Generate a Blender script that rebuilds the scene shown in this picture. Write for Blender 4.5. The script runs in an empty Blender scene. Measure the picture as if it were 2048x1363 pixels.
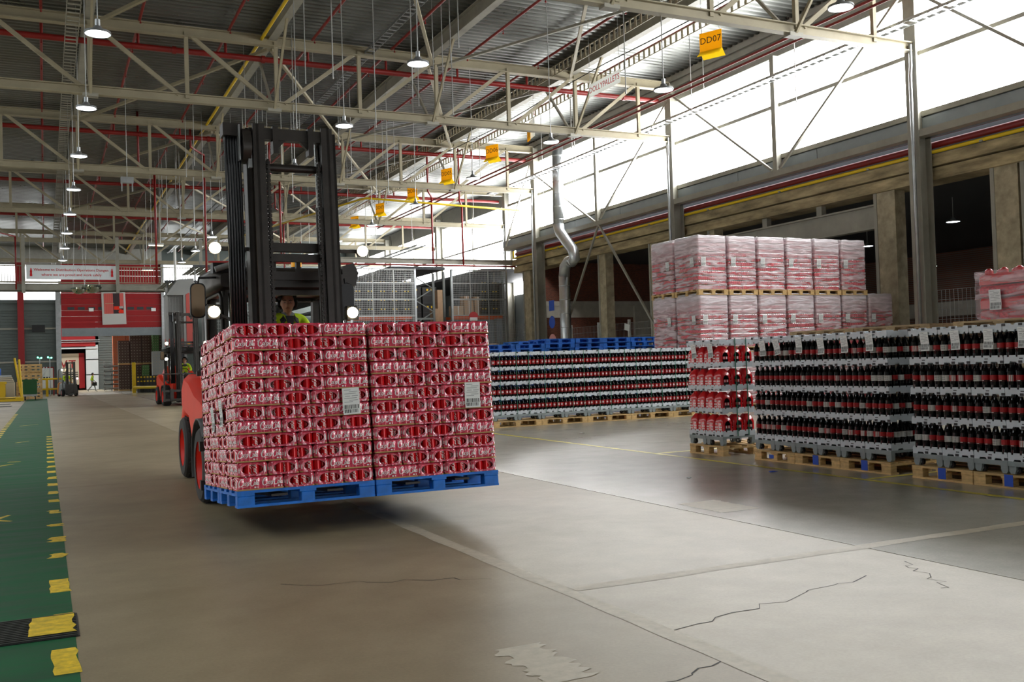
import bpy, math, random
from mathutils import Matrix, Vector
random.seed(7)
sc = bpy.context.scene
COL = sc.collection
PI = math.pi

# ------------------------------------------------------------------ camera
CF, CYAW, CPITCH, CROLL, CH = 1947.0, .4482, .0225, -.0315, 1.44
_f = Vector((math.sin(CYAW)*math.cos(CPITCH), math.cos(CYAW)*math.cos(CPITCH), math.sin(CPITCH)))
_r = Vector((math.cos(CYAW), -math.sin(CYAW), 0))
_u = _r.cross(_f)
_r2 = math.cos(CROLL)*_r + math.sin(CROLL)*_u
_u2 = -math.sin(CROLL)*_r + math.cos(CROLL)*_u
cam = bpy.data.cameras.new('camera')
cam.sensor_width = 36.0
cam.lens = 36.0*CF/2048.0
cam.clip_start, cam.clip_end = .1, 400
camo = bpy.data.objects.new('camera', cam)
m3 = Matrix((_r2, _u2, -_f)).transposed()
camo.matrix_basis = Matrix.Translation((0, 0, CH)) @ m3.to_4x4()
COL.objects.link(camo)
sc.camera = camo

# ------------------------------------------------------------------ sky, exposure
W = bpy.data.worlds.new('overcast_sky')
sc.world = W
W.use_nodes = True
_bg = W.node_tree.nodes['Background']
_bg.inputs['Color'].default_value = (.93, .97, 1.0, 1)
_bg.inputs['Strength'].default_value = 4.6
WINDOW_STRENGTH = 16.0
sc.view_settings.view_transform = 'Standard'
sc.view_settings.look = 'None'
sc.view_settings.gamma = 1.0
sc.view_settings.exposure = 0.0
sc.view_settings.use_curve_mapping = False

# ------------------------------------------------------------------ materials
def lin(c):
    return tuple(((v/12.92) if v <= .04045 else ((v+.055)/1.055)**2.4) for v in c)
def srgb(r, g, b):
    return lin((r/255., g/255., b/255.))

def mat(name, col, rough=.5, metal=0., var=0., scale=3., bump=0., bscale=40., emit=0., spec=.5, stretch=None,
        rvar=0., coat=0., rand=0., var2=None):
    m = bpy.data.materials.new(name)
    m.use_nodes = True
    nt = m.node_tree
    b = nt.nodes['Principled BSDF']
    c4 = tuple(col)+(1,)
    b.inputs['Base Color'].default_value = c4
    b.inputs['Roughness'].default_value = rough
    b.inputs['Metallic'].default_value = metal
    b.inputs['Specular IOR Level'].default_value = spec
    b.inputs['Coat Weight'].default_value = coat
    b.inputs['Coat Roughness'].default_value = .12
    if emit:
        b.inputs['Emission Color'].default_value = c4
        b.inputs['Emission Strength'].default_value = emit
    def N(t, **kw):
        n = nt.nodes.new(t)
        for k, v in kw.items():
            setattr(n, k, v)
        return n
    def vec():
        tc = N('ShaderNodeTexCoord')
        if stretch:
            mp = N('ShaderNodeMapping')
            mp.inputs['Scale'].default_value = stretch
            nt.links.new(tc.outputs['Object'], mp.inputs['Vector'])
            return mp.outputs['Vector']
        return tc.outputs['Object']
    last = None
    if var or rvar:
        nz = N('ShaderNodeTexNoise')
        nz.inputs['Scale'].default_value = scale
        nz.inputs['Detail'].default_value = 7
        nz.inputs['Roughness'].default_value = .62
        nt.links.new(vec(), nz.inputs['Vector'])
        if var:
            rp = N('ShaderNodeValToRGB')
            lo = tuple(max(0, v*(1-var)) for v in col)+(1,)
            hi = tuple(min(1, v*(1+var)) for v in (var2 or col))+(1,)
            rp.color_ramp.elements[0].position, rp.color_ramp.elements[0].color = .3, lo
            rp.color_ramp.elements[1].position, rp.color_ramp.elements[1].color = .7, hi
            nt.links.new(nz.outputs['Fac'], rp.inputs['Fac'])
            last = rp.outputs['Color']
        if rvar:
            mr = N('ShaderNodeMapRange')
            mr.inputs['From Min'].default_value, mr.inputs['From Max'].default_value = .3, .7
            mr.inputs['To Min'].default_value, mr.inputs['To Max'].default_value = max(0, rough-rvar), min(1, rough+rvar)
            nt.links.new(nz.outputs['Fac'], mr.inputs['Value'])
            nt.links.new(mr.outputs['Result'], b.inputs['Roughness'])
    if rand:
        oi = N('ShaderNodeObjectInfo')
        hs = N('ShaderNodeHueSaturation')
        mr = N('ShaderNodeMapRange')
        mr.inputs['To Min'].default_value, mr.inputs['To Max'].default_value = 1-rand, 1+rand
        nt.links.new(oi.outputs['Random'], mr.inputs['Value'])
        nt.links.new(mr.outputs['Result'], hs.inputs['Value'])
        if last is not None:
            nt.links.new(last, hs.inputs['Color'])
        else:
            hs.inputs['Color'].default_value = c4
        last = hs.outputs['Color']
    if last is not None:
        nt.links.new(last, b.inputs['Base Color'])
    if bump:
        nb = N('ShaderNodeTexNoise')
        nb.inputs['Scale'].default_value = bscale
        nb.inputs['Detail'].default_value = 5
        nt.links.new(vec(), nb.inputs['Vector'])
        bp = N('ShaderNodeBump')
        bp.inputs['Strength'].default_value = bump
        bp.inputs['Distance'].default_value = .02
        nt.links.new(nb.outputs['Fac'], bp.inputs['Height'])
        nt.links.new(bp.outputs['Normal'], b.inputs['Normal'])
    return m

def mat_glass(name, tint, clear=.75, rough=.05):
    m = bpy.data.materials.new(name)
    m.use_nodes = True
    nt = m.node_tree
    b = nt.nodes['Principled BSDF']
    b.inputs['Base Color'].default_value = tuple(tint)+(1,)
    b.inputs['Roughness'].default_value = rough
    tr = nt.nodes.new('ShaderNodeBsdfTransparent')
    mx = nt.nodes.new('ShaderNodeMixShader')
    mx.inputs['Fac'].default_value = clear
    nt.links.new(b.outputs['BSDF'], mx.inputs[1])
    nt.links.new(tr.outputs['BSDF'], mx.inputs[2])
    nt.links.new(mx.outputs['Shader'], nt.nodes['Material Output'].inputs['Surface'])
    return m

def mat_sheet(name, col):
    # thin plastic sheet that lets some light through
    m = mat(name, col, .45)
    nt = m.node_tree
    b = nt.nodes['Principled BSDF']
    tl = nt.nodes.new('ShaderNodeBsdfTranslucent')
    tl.inputs['Color'].default_value = tuple(col)+(1,)
    mx = nt.nodes.new('ShaderNodeMixShader')
    mx.inputs['Fac'].default_value = .45
    nt.links.new(b.outputs['BSDF'], mx.inputs[1]); nt.links.new(tl.outputs['BSDF'], mx.inputs[2])
    nt.links.new(mx.outputs['Shader'], nt.nodes['Material Output'].inputs['Surface'])
    return m

def mat_film(name):
    # clear stretch wrap: mostly see-through, cloudy in wrinkled layers, glossy
    m = bpy.data.materials.new(name)
    m.use_nodes = True
    nt = m.node_tree
    L = nt.links.new
    b = nt.nodes['Principled BSDF']
    b.inputs['Base Color'].default_value = (.90, .84, .88, 1)
    b.inputs['Roughness'].default_value = .2
    tc = nt.nodes.new('ShaderNodeTexCoord')
    mp = nt.nodes.new('ShaderNodeMapping')
    mp.inputs['Scale'].default_value = (1.2, 1.2, 7.0)
    mp.inputs['Rotation'].default_value = (.18, .12, 0)
    L(tc.outputs['Object'], mp.inputs['Vector'])
    oi = nt.nodes.new('ShaderNodeObjectInfo')
    ad = nt.nodes.new('ShaderNodeVectorMath')
    mu = nt.nodes.new('ShaderNodeMath'); mu.operation = 'MULTIPLY'; mu.inputs[1].default_value = 37.
    L(oi.outputs['Random'], mu.inputs[0])
    L(mp.outputs['Vector'], ad.inputs[0]); L(mu.outputs[0], ad.inputs[1])
    nz = nt.nodes.new('ShaderNodeTexNoise')
    nz.inputs['Scale'].default_value = 1.6; nz.inputs['Detail'].default_value = 8; nz.inputs['Distortion'].default_value = .8
    L(ad.outputs[0], nz.inputs['Vector'])
    mr = nt.nodes.new('ShaderNodeMapRange')
    mr.inputs['From Min'].default_value, mr.inputs['From Max'].default_value = .42, .66
    mr.inputs['To Min'].default_value, mr.inputs['To Max'].default_value = .88, .28
    L(nz.outputs['Fac'], mr.inputs['Value'])
    # more layers of film are wound near the top
    sx = nt.nodes.new('ShaderNodeSeparateXYZ'); L(tc.outputs['Object'], sx.inputs[0])
    mz = nt.nodes.new('ShaderNodeMapRange')
    mz.inputs['From Min'].default_value, mz.inputs['From Max'].default_value = .75, 1.25
    mz.inputs['To Min'].default_value, mz.inputs['To Max'].default_value = 1., .5
    L(sx.outputs['Z'], mz.inputs['Value'])
    mt = nt.nodes.new('ShaderNodeMath'); mt.operation = 'MULTIPLY'
    L(mr.outputs['Result'], mt.inputs[0]); L(mz.outputs['Result'], mt.inputs[1])
    bp = nt.nodes.new('ShaderNodeBump'); bp.inputs['Strength'].default_value = .9; bp.inputs['Distance'].default_value = .05
    L(nz.outputs['Fac'], bp.inputs['Height']); L(bp.outputs['Normal'], b.inputs['Normal'])
    tr = nt.nodes.new('ShaderNodeBsdfTransparent')
    mx = nt.nodes.new('ShaderNodeMixShader')
    L(mt.outputs[0], mx.inputs['Fac'])
    L(b.outputs['BSDF'], mx.inputs[1]); L(tr.outputs['BSDF'], mx.inputs[2])
    L(mx.outputs['Shader'], nt.nodes['Material Output'].inputs['Surface'])
    return m

def mat_floor(name, base, brown, rough, spec=.5):
    m = bpy.data.materials.new(name)
    m.use_nodes = True
    nt = m.node_tree
    L = nt.links.new
    b = nt.nodes['Principled BSDF']
    tc = nt.nodes.new('ShaderNodeTexCoord')
    def noise(s, d, ro=.6, dist=0.):
        n = nt.nodes.new('ShaderNodeTexNoise')
        n.inputs['Scale'].default_value = s; n.inputs['Detail'].default_value = d
        n.inputs['Roughness'].default_value = ro; n.inputs['Distortion'].default_value = dist
        L(tc.outputs['Object'], n.inputs['Vector'])
        return n
    n1, n2, n3 = noise(.35, 6, .6, .6), noise(2.2, 8, .65), noise(55, 3)
    r1 = nt.nodes.new('ShaderNodeValToRGB')
    r1.color_ramp.elements[0].position, r1.color_ramp.elements[0].color = .25, tuple(brown)+(1,)
    r1.color_ramp.elements[1].position, r1.color_ramp.elements[1].color = .75, tuple(base)+(1,)
    L(n1.outputs['Fac'], r1.inputs['Fac'])
    r2 = nt.nodes.new('ShaderNodeValToRGB')
    r2.color_ramp.elements[0].position, r2.color_ramp.elements[0].color = .28, (.84, .83, .81, 1)
    r2.color_ramp.elements[1].position, r2.color_ramp.elements[1].color = .68, (1.08, 1.08, 1.08, 1)
    L(n2.outputs['Fac'], r2.inputs['Fac'])
    r3 = nt.nodes.new('ShaderNodeValToRGB')
    r3.color_ramp.elements[0].position, r3.color_ramp.elements[0].color = .3, (.9, .9, .9, 1)
    r3.color_ramp.elements[1].position, r3.color_ramp.elements[1].color = .7, (1.05, 1.05, 1.05, 1)
    L(n3.outputs['Fac'], r3.inputs['Fac'])
    def mul(a, c):
        x = nt.nodes.new('ShaderNodeMix'); x.data_type = 'RGBA'; x.blend_type = 'MULTIPLY'
        x.inputs[0].default_value = 1.
        L(a, x.inputs[6]); L(c, x.inputs[7])
        return x.outputs[2]
    L(mul(mul(r1.outputs['Color'], r2.outputs['Color']), r3.outputs['Color']), b.inputs['Base Color'])
    mr = nt.nodes.new('ShaderNodeMapRange')
    mr.inputs['From Min'].default_value, mr.inputs['From Max'].default_value = .3, .7
    mr.inputs['To Min'].default_value, mr.inputs['To Max'].default_value = rough-.015, rough+.03
    L(n2.outputs['Fac'], mr.inputs['Value'])
    b.inputs['Roughness'].default_value = rough
    b.inputs['Specular IOR Level'].default_value = spec
    return m

def mat_brick(name):
    m = bpy.data.materials.new(name)
    m.use_nodes = True
    nt = m.node_tree
    L = nt.links.new
    b = nt.nodes['Principled BSDF']
    tc = nt.nodes.new('ShaderNodeTexCoord')
    mp = nt.nodes.new('ShaderNodeMapping'); mp.inputs['Rotation'].default_value = (PI/2, 0, 0)
    L(tc.outputs['Object'], mp.inputs['Vector'])
    br = nt.nodes.new('ShaderNodeTexBrick')
    br.inputs['Scale'].default_value = 4.5
    br.inputs['Color1'].default_value = srgb(128, 70, 50)+(1,)
    br.inputs['Color2'].default_value = srgb(100, 56, 42)+(1,)
    br.inputs['Mortar'].default_value = srgb(120, 108, 98)+(1,)
    br.inputs['Mortar Size'].default_value = .012
    L(mp.outputs['Vector'], br.inputs['Vector'])
    L(br.outputs['Color'], b.inputs['Base Color'])
    b.inputs['Roughness'].default_value = .85
    return m

M = {}
def defm():
    M['floor'] = mat_floor('worn_concrete', srgb(178, 171, 150), srgb(138, 125, 96), .42, .4)
    M['floor3'] = mat_floor('dirt_and_vignette_concrete', srgb(160, 148, 121), srgb(124, 110, 83), .44, .4)  # dirt-brown concrete, with vignette darkening also put into the colour
    M['floor2'] = mat_floor('polished_concrete', srgb(172, 169, 156), srgb(146, 141, 124), .24)
    M['filler'] = mat('joint_mortar', srgb(172, 163, 141), .5, var=.15, scale=14)
    M['joint'] = mat('joint_seal', srgb(38, 36, 34), .7)
    M['lane'] = mat('green_floor_paint', srgb(12, 84, 48), .55, spec=.25, var=.45, scale=1.6, rvar=.1, stretch=(.6, 3, 1))
    M['lanemark'] = mat('yellow_floor_paint', srgb(222, 190, 30), .5, var=.35, scale=16)
    M['yline'] = mat('yellow_line_paint', srgb(205, 190, 70), .45, var=.4, scale=6)
    M['deck'] = mat('galvanised_roof_sheet', srgb(112, 114, 110), .32, metal=.85, var=.12, scale=.5, rvar=.06)
    M['truss'] = mat('beige_steel_paint', srgb(152, 144, 120), .5, var=.12, scale=1.2)
    M['steel'] = mat('grey_green_steel', srgb(150, 148, 136), .5, var=.15, scale=1.5)
    M['redpipe'] = mat('red_pipe_paint', srgb(128, 24, 20), .4, var=.15, scale=2)
    M['yelpipe'] = mat('yellow_pipe_paint', srgb(226, 190, 20), .4)
    M['galv'] = mat('galvanised_steel', srgb(178, 182, 184), .35, metal=.8, var=.15, scale=4)
    M['alu'] = mat('duct_metal', srgb(196, 200, 202), .32, metal=.85, var=.08, scale=3)
    M['clad'] = mat('grey_cladding', srgb(134, 142, 146), .45, metal=.2, var=.1, scale=1.5)
    M['fascia'] = mat('fascia_sheet', srgb(160, 160, 152), .5, metal=.2, var=.1)
    M['concrete'] = mat('rough_concrete', srgb(168, 158, 132), .85, var=.35, scale=3, bump=.3, bscale=9)
    M['beamc'] = mat('stained_concrete', srgb(160, 146, 112), .9, var=.6, scale=1.3, bump=.4, bscale=6, stretch=(.6, .6, 3))
    M['whiteband'] = mat('painted_concrete', srgb(196, 190, 176), .8, var=.15, scale=2)
    M['brick'] = mat_brick('brick_wall')
    M['dark'] = mat('dark_roof_sheet', srgb(70, 72, 76), .6, metal=.2)
    M['winpane'] = mat('daylight_pane', (1., 1., 1.), .3, emit=WINDOW_STRENGTH)
    M['winfar'] = mat('far_daylight_pane', (.97, 1., 1.), .3, emit=5.)
    M['skypane'] = mat('skylight_pane', (1., 1., 1.), .3, emit=14.)
    M['fillpane'] = mat('left_fill_pane', (1., 1., .98), .3, emit=2.2)  # emission of the added fill panes on the left wall
    M['lamp'] = mat('lamp_lens', (.95, .98, 1.), .3, emit=14.)
    M['tube'] = mat('warm_tube', (1., .9, .55), .3, emit=8.)
    M['head'] = mat('headlight_lens', (1., .80, .48), .3, emit=60.)
    M['green_led'] = mat('green_signal', (.1, 1., .55), .3, emit=12.)
    M['redled'] = mat('pink_tail_light', (1., .6, .7), .3, emit=6.)
    M['black'] = mat('black_steel', srgb(54, 50, 46), .42, metal=.3, var=.25, scale=5)
    M['blackp'] = mat('black_plastic', srgb(24, 24, 25), .45)
    M['rubber'] = mat('tyre_rubber', srgb(38, 36, 35), .75, var=.2, scale=12)
    M['hose'] = mat('hydraulic_hose', srgb(26, 26, 28), .28)
    M['chrome'] = mat('chrome_rod', srgb(200, 200, 198), .15, metal=1.)
    M['orange'] = mat('orange_red_body', srgb(232, 44, 10), .38, var=.06, scale=2, spec=.35)
    M['rim'] = mat('red_wheel_rim', srgb(220, 36, 14), .45, var=.1, scale=6)
    M['greybody'] = mat('grey_body', srgb(150, 156, 158), .4)
    M['orangecw'] = mat('amber_counterweight', srgb(214, 128, 36), .45)
    M['amber'] = mat('amber_beacon', srgb(250, 170, 10), .3, emit=.25)
    M['glass'] = mat_glass('cab_glass', srgb(40, 46, 46), .92)
    M['mirror'] = mat('mirror_glass', srgb(120, 100, 76), .35, metal=.6)
    M['film'] = mat('pink_red_shrink_film', srgb(214, 50, 78), .16, coat=1., rand=.07, var=.16, scale=30, var2=srgb(222, 84, 108))
    M['printw'] = mat('white_print', srgb(246, 238, 238), .3)
    M['kraft'] = mat('kraft_card', srgb(188, 150, 100), .8)
    M['canred'] = mat('red_can', srgb(200, 4, 18), .2, metal=.2)
    M['canlid'] = mat('can_lid', srgb(205, 200, 200), .25, metal=.9)
    M['blue'] = mat('blue_pallet_paint', srgb(12, 110, 206), .5, var=.3, scale=7, rand=.12)
    M['blued'] = mat('dark_blue_pallet_paint', srgb(14, 96, 186), .55, var=.3, scale=7, rand=.15)
    M['wood'] = mat('pallet_wood', srgb(206, 172, 116), .75, var=.28, scale=9, rand=.14, stretch=(1, 1, 4))
    M['woodold'] = mat('weathered_wood', srgb(176, 150, 112), .8, var=.35, scale=9, rand=.2, stretch=(1, 1, 4))
    M['tray'] = mat('grey_crate_plastic', srgb(206, 214, 220), .4, var=.05, scale=6, rand=.05)
    M['dolly'] = mat('grey_dolly_plastic', srgb(140, 150, 150), .5, var=.15, scale=8)
    M['plate'] = mat('dark_plate', srgb(50, 54, 58), .5)
    M['cola'] = mat('dark_cola_bottle', srgb(9, 6, 6), .10, spec=.35)
    M['labelred'] = mat('red_bottle_label', srgb(158, 8, 16), .35, rand=.1)
    M['labelblk'] = mat('black_bottle_label', srgb(22, 18, 18), .3)
    M['labelwht'] = mat('white_nutrition_label', srgb(200, 198, 192), .4)
    M['cap'] = mat('black_cap', srgb(20, 18, 18), .3)
    M['capred'] = mat('red_cap', srgb(190, 12, 20), .35)
    M['redfilm'] = mat('red_bottle_film', srgb(206, 12, 24), .22, coat=.5, rand=.06)
    M['paper'] = mat('white_paper', srgb(236, 238, 236), .6)
    M['ink'] = mat('black_ink', srgb(40, 42, 44), .6)
    M['inkgrey'] = mat('grey_ink', srgb(160, 162, 164), .6)
    M['strap'] = mat('green_strap', srgb(24, 104, 78), .4)
    M['wrap'] = mat_film('clear_stretch_wrap')
    M['canlayer'] = mat('red_can_rows', srgb(186, 26, 40), .35, var=.5, scale=30, var2=srgb(214, 70, 84), rand=.08)
    M['reddoor'] = mat('red_door_panel', srgb(150, 5, 11), .65, var=.06, scale=1)
    M['redpaint'] = mat('red_column_paint', srgb(140, 20, 24), .45)
    M['siding'] = mat('grey_wall_sheet', srgb(92, 100, 97), .4, metal=.35, var=.1, scale=.6)
    M['siding2'] = mat('pale_wall_sheet', srgb(190, 196, 196), .5, metal=.1)
    M['banner'] = mat_sheet('banner_cloth', srgb(236, 242, 244))
    M['bred'] = mat('banner_red_ink', srgb(200, 20, 28), .5)
    M['binyel'] = mat('yellow_bin_plastic', srgb(214, 180, 24), .45)
    M['bingreen'] = mat('green_bin_plastic', srgb(20, 84, 38), .45)
    M['yelsteel'] = mat('yellow_guard_paint', srgb(228, 188, 12), .4, var=.1, scale=3)
    M['rackor'] = mat('orange_rack_beam', srgb(216, 92, 40), .45)
    M['rackgrey'] = mat('grey_rack_upright', srgb(120, 124, 122), .45, metal=.3)
    M['carton'] = mat('brown_carton', srgb(186, 156, 124), .75, var=.1, scale=4)
    M['crateblk'] = mat('black_crate', srgb(34, 33, 32), .55)
    M['cratebrown'] = mat('brown_crate', srgb(86, 64, 54), .55, var=.2, scale=20)
    M['crateor'] = mat('orange_crate', srgb(214, 122, 84), .5)
    M['crategrn'] = mat('green_crate', srgb(86, 128, 72), .55)
    M['cratedots'] = mat('crate_slots', srgb(170, 160, 140), .6)
    M['wire'] = mat('zinc_wire', srgb(170, 172, 170), .35, metal=.5)
    M['signyel'] = mat_sheet('yellow_sign', srgb(244, 200, 24))
    M['signwht'] = mat_sheet('white_sign', srgb(236, 236, 232))
    M['signblue'] = mat('blue_sign', srgb(40, 84, 190), .5)
    M['signpink'] = mat('pink_sign', srgb(216, 150, 150), .5)
    M['skin'] = mat('skin', srgb(196, 140, 112), .5, var=.08, scale=20)
    M['hair'] = mat('dark_curly_hair', srgb(40, 30, 25), .6, var=.4, scale=40, bump=.8, bscale=60)
    M['hivis'] = mat('hi_vis_fabric', srgb(206, 240, 20), .7, emit=0.0)
    M['charcoal'] = mat('charcoal_fabric', srgb(46, 44, 46), .8)
    M['trouser'] = mat('grey_trousers', srgb(150, 156, 156), .8)
    M['shoe'] = mat('dark_shoes', srgb(28, 27, 26), .6)
    M['eye'] = mat('eye', srgb(60, 44, 36), .2)
    M['eyewhite'] = mat('eye_white', srgb(190, 180, 170), .3)
    M['lip'] = mat('lip', srgb(164, 96, 84), .5)
    M['grate'] = mat('steel_grate', srgb(60, 62, 58), .5, metal=.5)
    M['cage'] = mat('machine_guard_grey', srgb(150, 152, 150), .5)
    M['salmon'] = mat('salmon_panel', srgb(206, 92, 84), .5)
    M['beige'] = mat('beige_box', srgb(196, 184, 160), .6)
    M['teal'] = mat('poster_dark', srgb(52, 30, 34), .6)
    M['mirrordome'] = mat('dome_mirror', srgb(200, 205, 190), .08, metal=1.)
defm()

# ------------------------------------------------------------------ mesh helper
class MB:
    def __init__(s):
        s.v, s.f, s.m, s.s, s.mats = [], [], [], [], []
    def mi(s, m):
        if m not in s.mats:
            s.mats.append(m)
        return s.mats.index(m)
    def add(s, verts, faces, m, smooth=False, T=None):
        o = len(s.v)
        if T is not None:
            verts = [tuple(T @ Vector(p)) for p in verts]
        s.v.extend(verts)
        k = s.mi(m)
        for f in faces:
            s.f.append(tuple(i+o for i in f)); s.m.append(k); s.s.append(smooth)
        return s
    def box(s, x0, x1, y0, y1, z0, z1, m, T=None):
        v = [(x0, y0, z0), (x1, y0, z0), (x1, y1, z0), (x0, y1, z0), (x0, y0, z1), (x1, y0, z1), (x1, y1, z1), (x0, y1, z1)]
        return s.add(v, [(0, 3, 2, 1), (4, 5, 6, 7), (0, 1, 5, 4), (1, 2, 6, 5), (2, 3, 7, 6), (3, 0, 4, 7)], m, False, T)
    def cbox(s, x0, x1, y0, y1, z0, z1, m, c=.01, T=None):
        # box with chamfered vertical edges and top
        P = [(x0+c, y0), (x1-c, y0), (x1, y0+c), (x1, y1-c), (x1-c, y1), (x0+c, y1), (x0, y1-c), (x0, y0+c)]
        Q = [(x0+c, y0+c), (x1-c, y0+c), (x1-c, y0+c), (x1-c, y1-c), (x1-c, y1-c), (x0+c, y1-c), (x0+c, y1-c), (x0+c, y0+c)]
        v = [(a, b, z0) for a, b in P]+[(a, b, z1-c) for a, b in P]+[(a, b, z1) for a, b in Q]
        f = [tuple(range(7, -1, -1)), tuple(range(16, 24))]
        for i in range(8):
            j = (i+1) % 8
            f += [(i, j, 8+j, 8+i), (8+i, 8+j, 16+j, 16+i)]
        return s.add(v, f, m, False, T)
    def bar(s, p, q, w, h, m, up=(0, 0, 1)):
        # rectangular bar from p to q; w across, h along up
        p, q = Vector(p), Vector(q)
        d = q-p
        L = d.length
        d.normalize()
        u = Vector(up)
        if abs(d.dot(u)) > .98:
            u = Vector((0, 1, 0)) if abs(d.y) < .9 else Vector((1, 0, 0))
        r = d.cross(u).normalized()
        u = r.cross(d)
        T = Matrix((r, d, u)).transposed().to_4x4()
        T.translation = p
        return s.box(-w/2, w/2, 0, L, -h/2, h/2, m, T)
    def ibeam(s, p, q, w, h, m, t=.03, up=(0, 0, 1)):
        p, q = Vector(p), Vector(q)
        u = Vector(up)
        d = (q-p).normalized()
        if abs(d.dot(u)) > .98:
            u = Vector((0, 1, 0))
        r = d.cross(u).normalized()
        u = r.cross(d)
        o = u*(h/2-t/2)
        s.bar(p+o, q+o, w, t, m, u); s.bar(p-o, q-o, w, t, m, u)
        s.bar(p, q, t, h-2*t, m, u)
        return s
    def cyl(s, p, q, r, m, n=12, r2=None, caps=True, smooth=True):
        p, q = Vector(p), Vector(q)
        d = (q-p).normalized()
        a = Vector((0, 0, 1)) if abs(d.z) < .9 else Vector((1, 0, 0))
        x = d.cross(a).normalized(); y = d.cross(x)
        r2 = r if r2 is None else r2
        v = []
        for c, rr in ((p, r), (q, r2)):
            for i in range(n):
                t = 2*PI*i/n
                v.append(tuple(c+x*math.cos(t)*rr+y*math.sin(t)*rr))
        s.add(v, [(i, n+i, n+(i+1) % n, (i+1) % n) for i in range(n)], m, smooth)
        if caps:
            s.add(v, [tuple(range(n)), tuple(range(2*n-1, n-1, -1))], m)
        return s
    def tube(s, path, r, m, n=8, closed=False):
        P = [Vector(p) for p in path]
        rings, k = [], len(P)
        ref = None
        for i, p in enumerate(P):
            d = (P[min(i+1, k-1)]-P[max(i-1, 0)])
            d = d.normalized() if d.length > 1e-9 else Vector((0, 0, 1))
            if ref is None:
                ref = Vector((0, 0, 1)) if abs(d.z) < .9 else Vector((1, 0, 0))
            x = ref-d*ref.dot(d)
            x = x.normalized() if x.length > 1e-6 else d.orthogonal().normalized()
            y = d.cross(x)
            rr = r[i] if isinstance(r, (list, tuple)) else r
            rings.append([tuple(p+x*math.cos(2*PI*j/n)*rr+y*math.sin(2*PI*j/n)*rr) for j in range(n)])
            ref = x
        v = [q for ring in rings for q in ring]
        f = []
        for i in range(k-1):
            for j in range(n):
                f.append((i*n+j, i*n+(j+1) % n, (i+1)*n+(j+1) % n, (i+1)*n+j))
        f += [tuple(range(n-1, -1, -1)), tuple(range((k-1)*n, k*n))]
        return s.add(v, f, m, True)
    def lathe(s, prof, m, n=16, T=None, axis='z'):
        # prof: (r, z) list; m may be one material or one per segment
        v, k = [], len(prof)
        for r, z in prof:
            for j in range(n):
                t = 2*PI*j/n
                v.append((r*math.cos(t), r*math.sin(t), z) if axis == 'z' else (z, r*math.cos(t), r*math.sin(t)))
        for i in range(k-1):
            f = [(i*n+j, i*n+(j+1) % n, (i+1)*n+(j+1) % n, (i+1)*n+j) for j in range(n)]
            mm = m[i] if isinstance(m, (list, tuple)) else m
            s._ring(v, f, mm, T, i, n)
        return s
    def _ring(s, v, f, m, T, i, n):
        sub = v[i*n:(i+2)*n]
        s.add(sub, [tuple(a-i*n for a in q) for q in f], m, True, T)
    def prism(s, poly, a, b, m, axis='y', T=None):
        # poly in the two other axes, extruded from a to b along axis
        n = len(poly)
        def pt(p, t):
            return {'y': (p[0], t, p[1]), 'x': (t, p[0], p[1]), 'z': (p[0], p[1], t)}[axis]
        v = [pt(p, a) for p in poly]+[pt(p, b) for p in poly]
        f = [(i, (i+1) % n, n+(i+1) % n, n+i) for i in range(n)]
        f += [tuple(range(n-1, -1, -1)), tuple(range(n, 2*n))]
        return s.add(v, f, m, False, T)
    def loft(s, rings, m, caps=True, smooth=True):
        n = len(rings[0])
        v = [tuple(p) for r in rings for p in r]
        f = []
        for i in range(len(rings)-1):
            for j in range(n):
                f.append((i*n+j, i*n+(j+1) % n, (i+1)*n+(j+1) % n, (i+1)*n+j))
        s.add(v, f, m, smooth)
        if caps:
            s.add([tuple(p) for p in rings[0]], [tuple(range(n-1, -1, -1))], m)
            s.add([tuple(p) for p in rings[-1]], [tuple(range(n))], m)
        return s
    def ball(s, c, r, m, n=12, k=8, sc_=(1, 1, 1)):
        v = []
        for i in range(k+1):
            a = PI*i/k
            for j in range(n):
                t = 2*PI*j/n
                v.append((c[0]+r*sc_[0]*math.sin(a)*math.cos(t), c[1]+r*sc_[1]*math.sin(a)*math.sin(t), c[2]+r*sc_[2]*math.cos(a)))
        f = [(i*n+j, i*n+(j+1) % n, (i+1)*n+(j+1) % n, (i+1)*n+j) for i in range(k) for j in range(n)]
        return s.add(v, [q[::-1] for q in f], m, True)
    def mesh(s, name):
        me = bpy.data.meshes.new(name)
        me.from_pydata(s.v, [], s.f)
        for m in s.mats:
            me.materials.append(M[m])
        me.polygons.foreach_set('material_index', s.m)
        me.polygons.foreach_set('use_smooth', s.s)
        me.update()
        return me
    def build(s, name, parent=None, T=None):
        o = bpy.data.objects.new(name, s.mesh(name))
        return place(o, parent, T)

KIDS = {}
def place(o, parent=None, T=None):
    COL.objects.link(o)
    if parent is not None:
        o.parent = parent
        KIDS.setdefault(parent.name, []).append(o)
    if T is not None:
        o.matrix_basis = T
    return o
def inst(name, me, parent=None, T=None):
    return place(bpy.data.objects.new(name, me), parent, T)
def TR(x=0, y=0, z=0, rz=0):
    return Matrix.Translation((x, y, z)) @ Matrix.Rotation(rz, 4, 'Z')
_used = set()
def tag(o, label, cat, group=None):
    o['label'] = label; o['category'] = cat
    if group:
        o['group'] = group
    return o
def thing(name, label, cat, T=None, group=None):
    o = bpy.data.objects.new(name, None)
    o.empty_display_size = .1
    place(o, None, T)
    return tag(o, label, cat, group)
def struct(o):
    o['kind'] = 'structure'
    return o
def structe(name, T=None):
    o = bpy.data.objects.new(name, None)
    place(o, None, T)
    return struct(o)
def kids(o):
    return KIDS.get(o.name, [])
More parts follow.
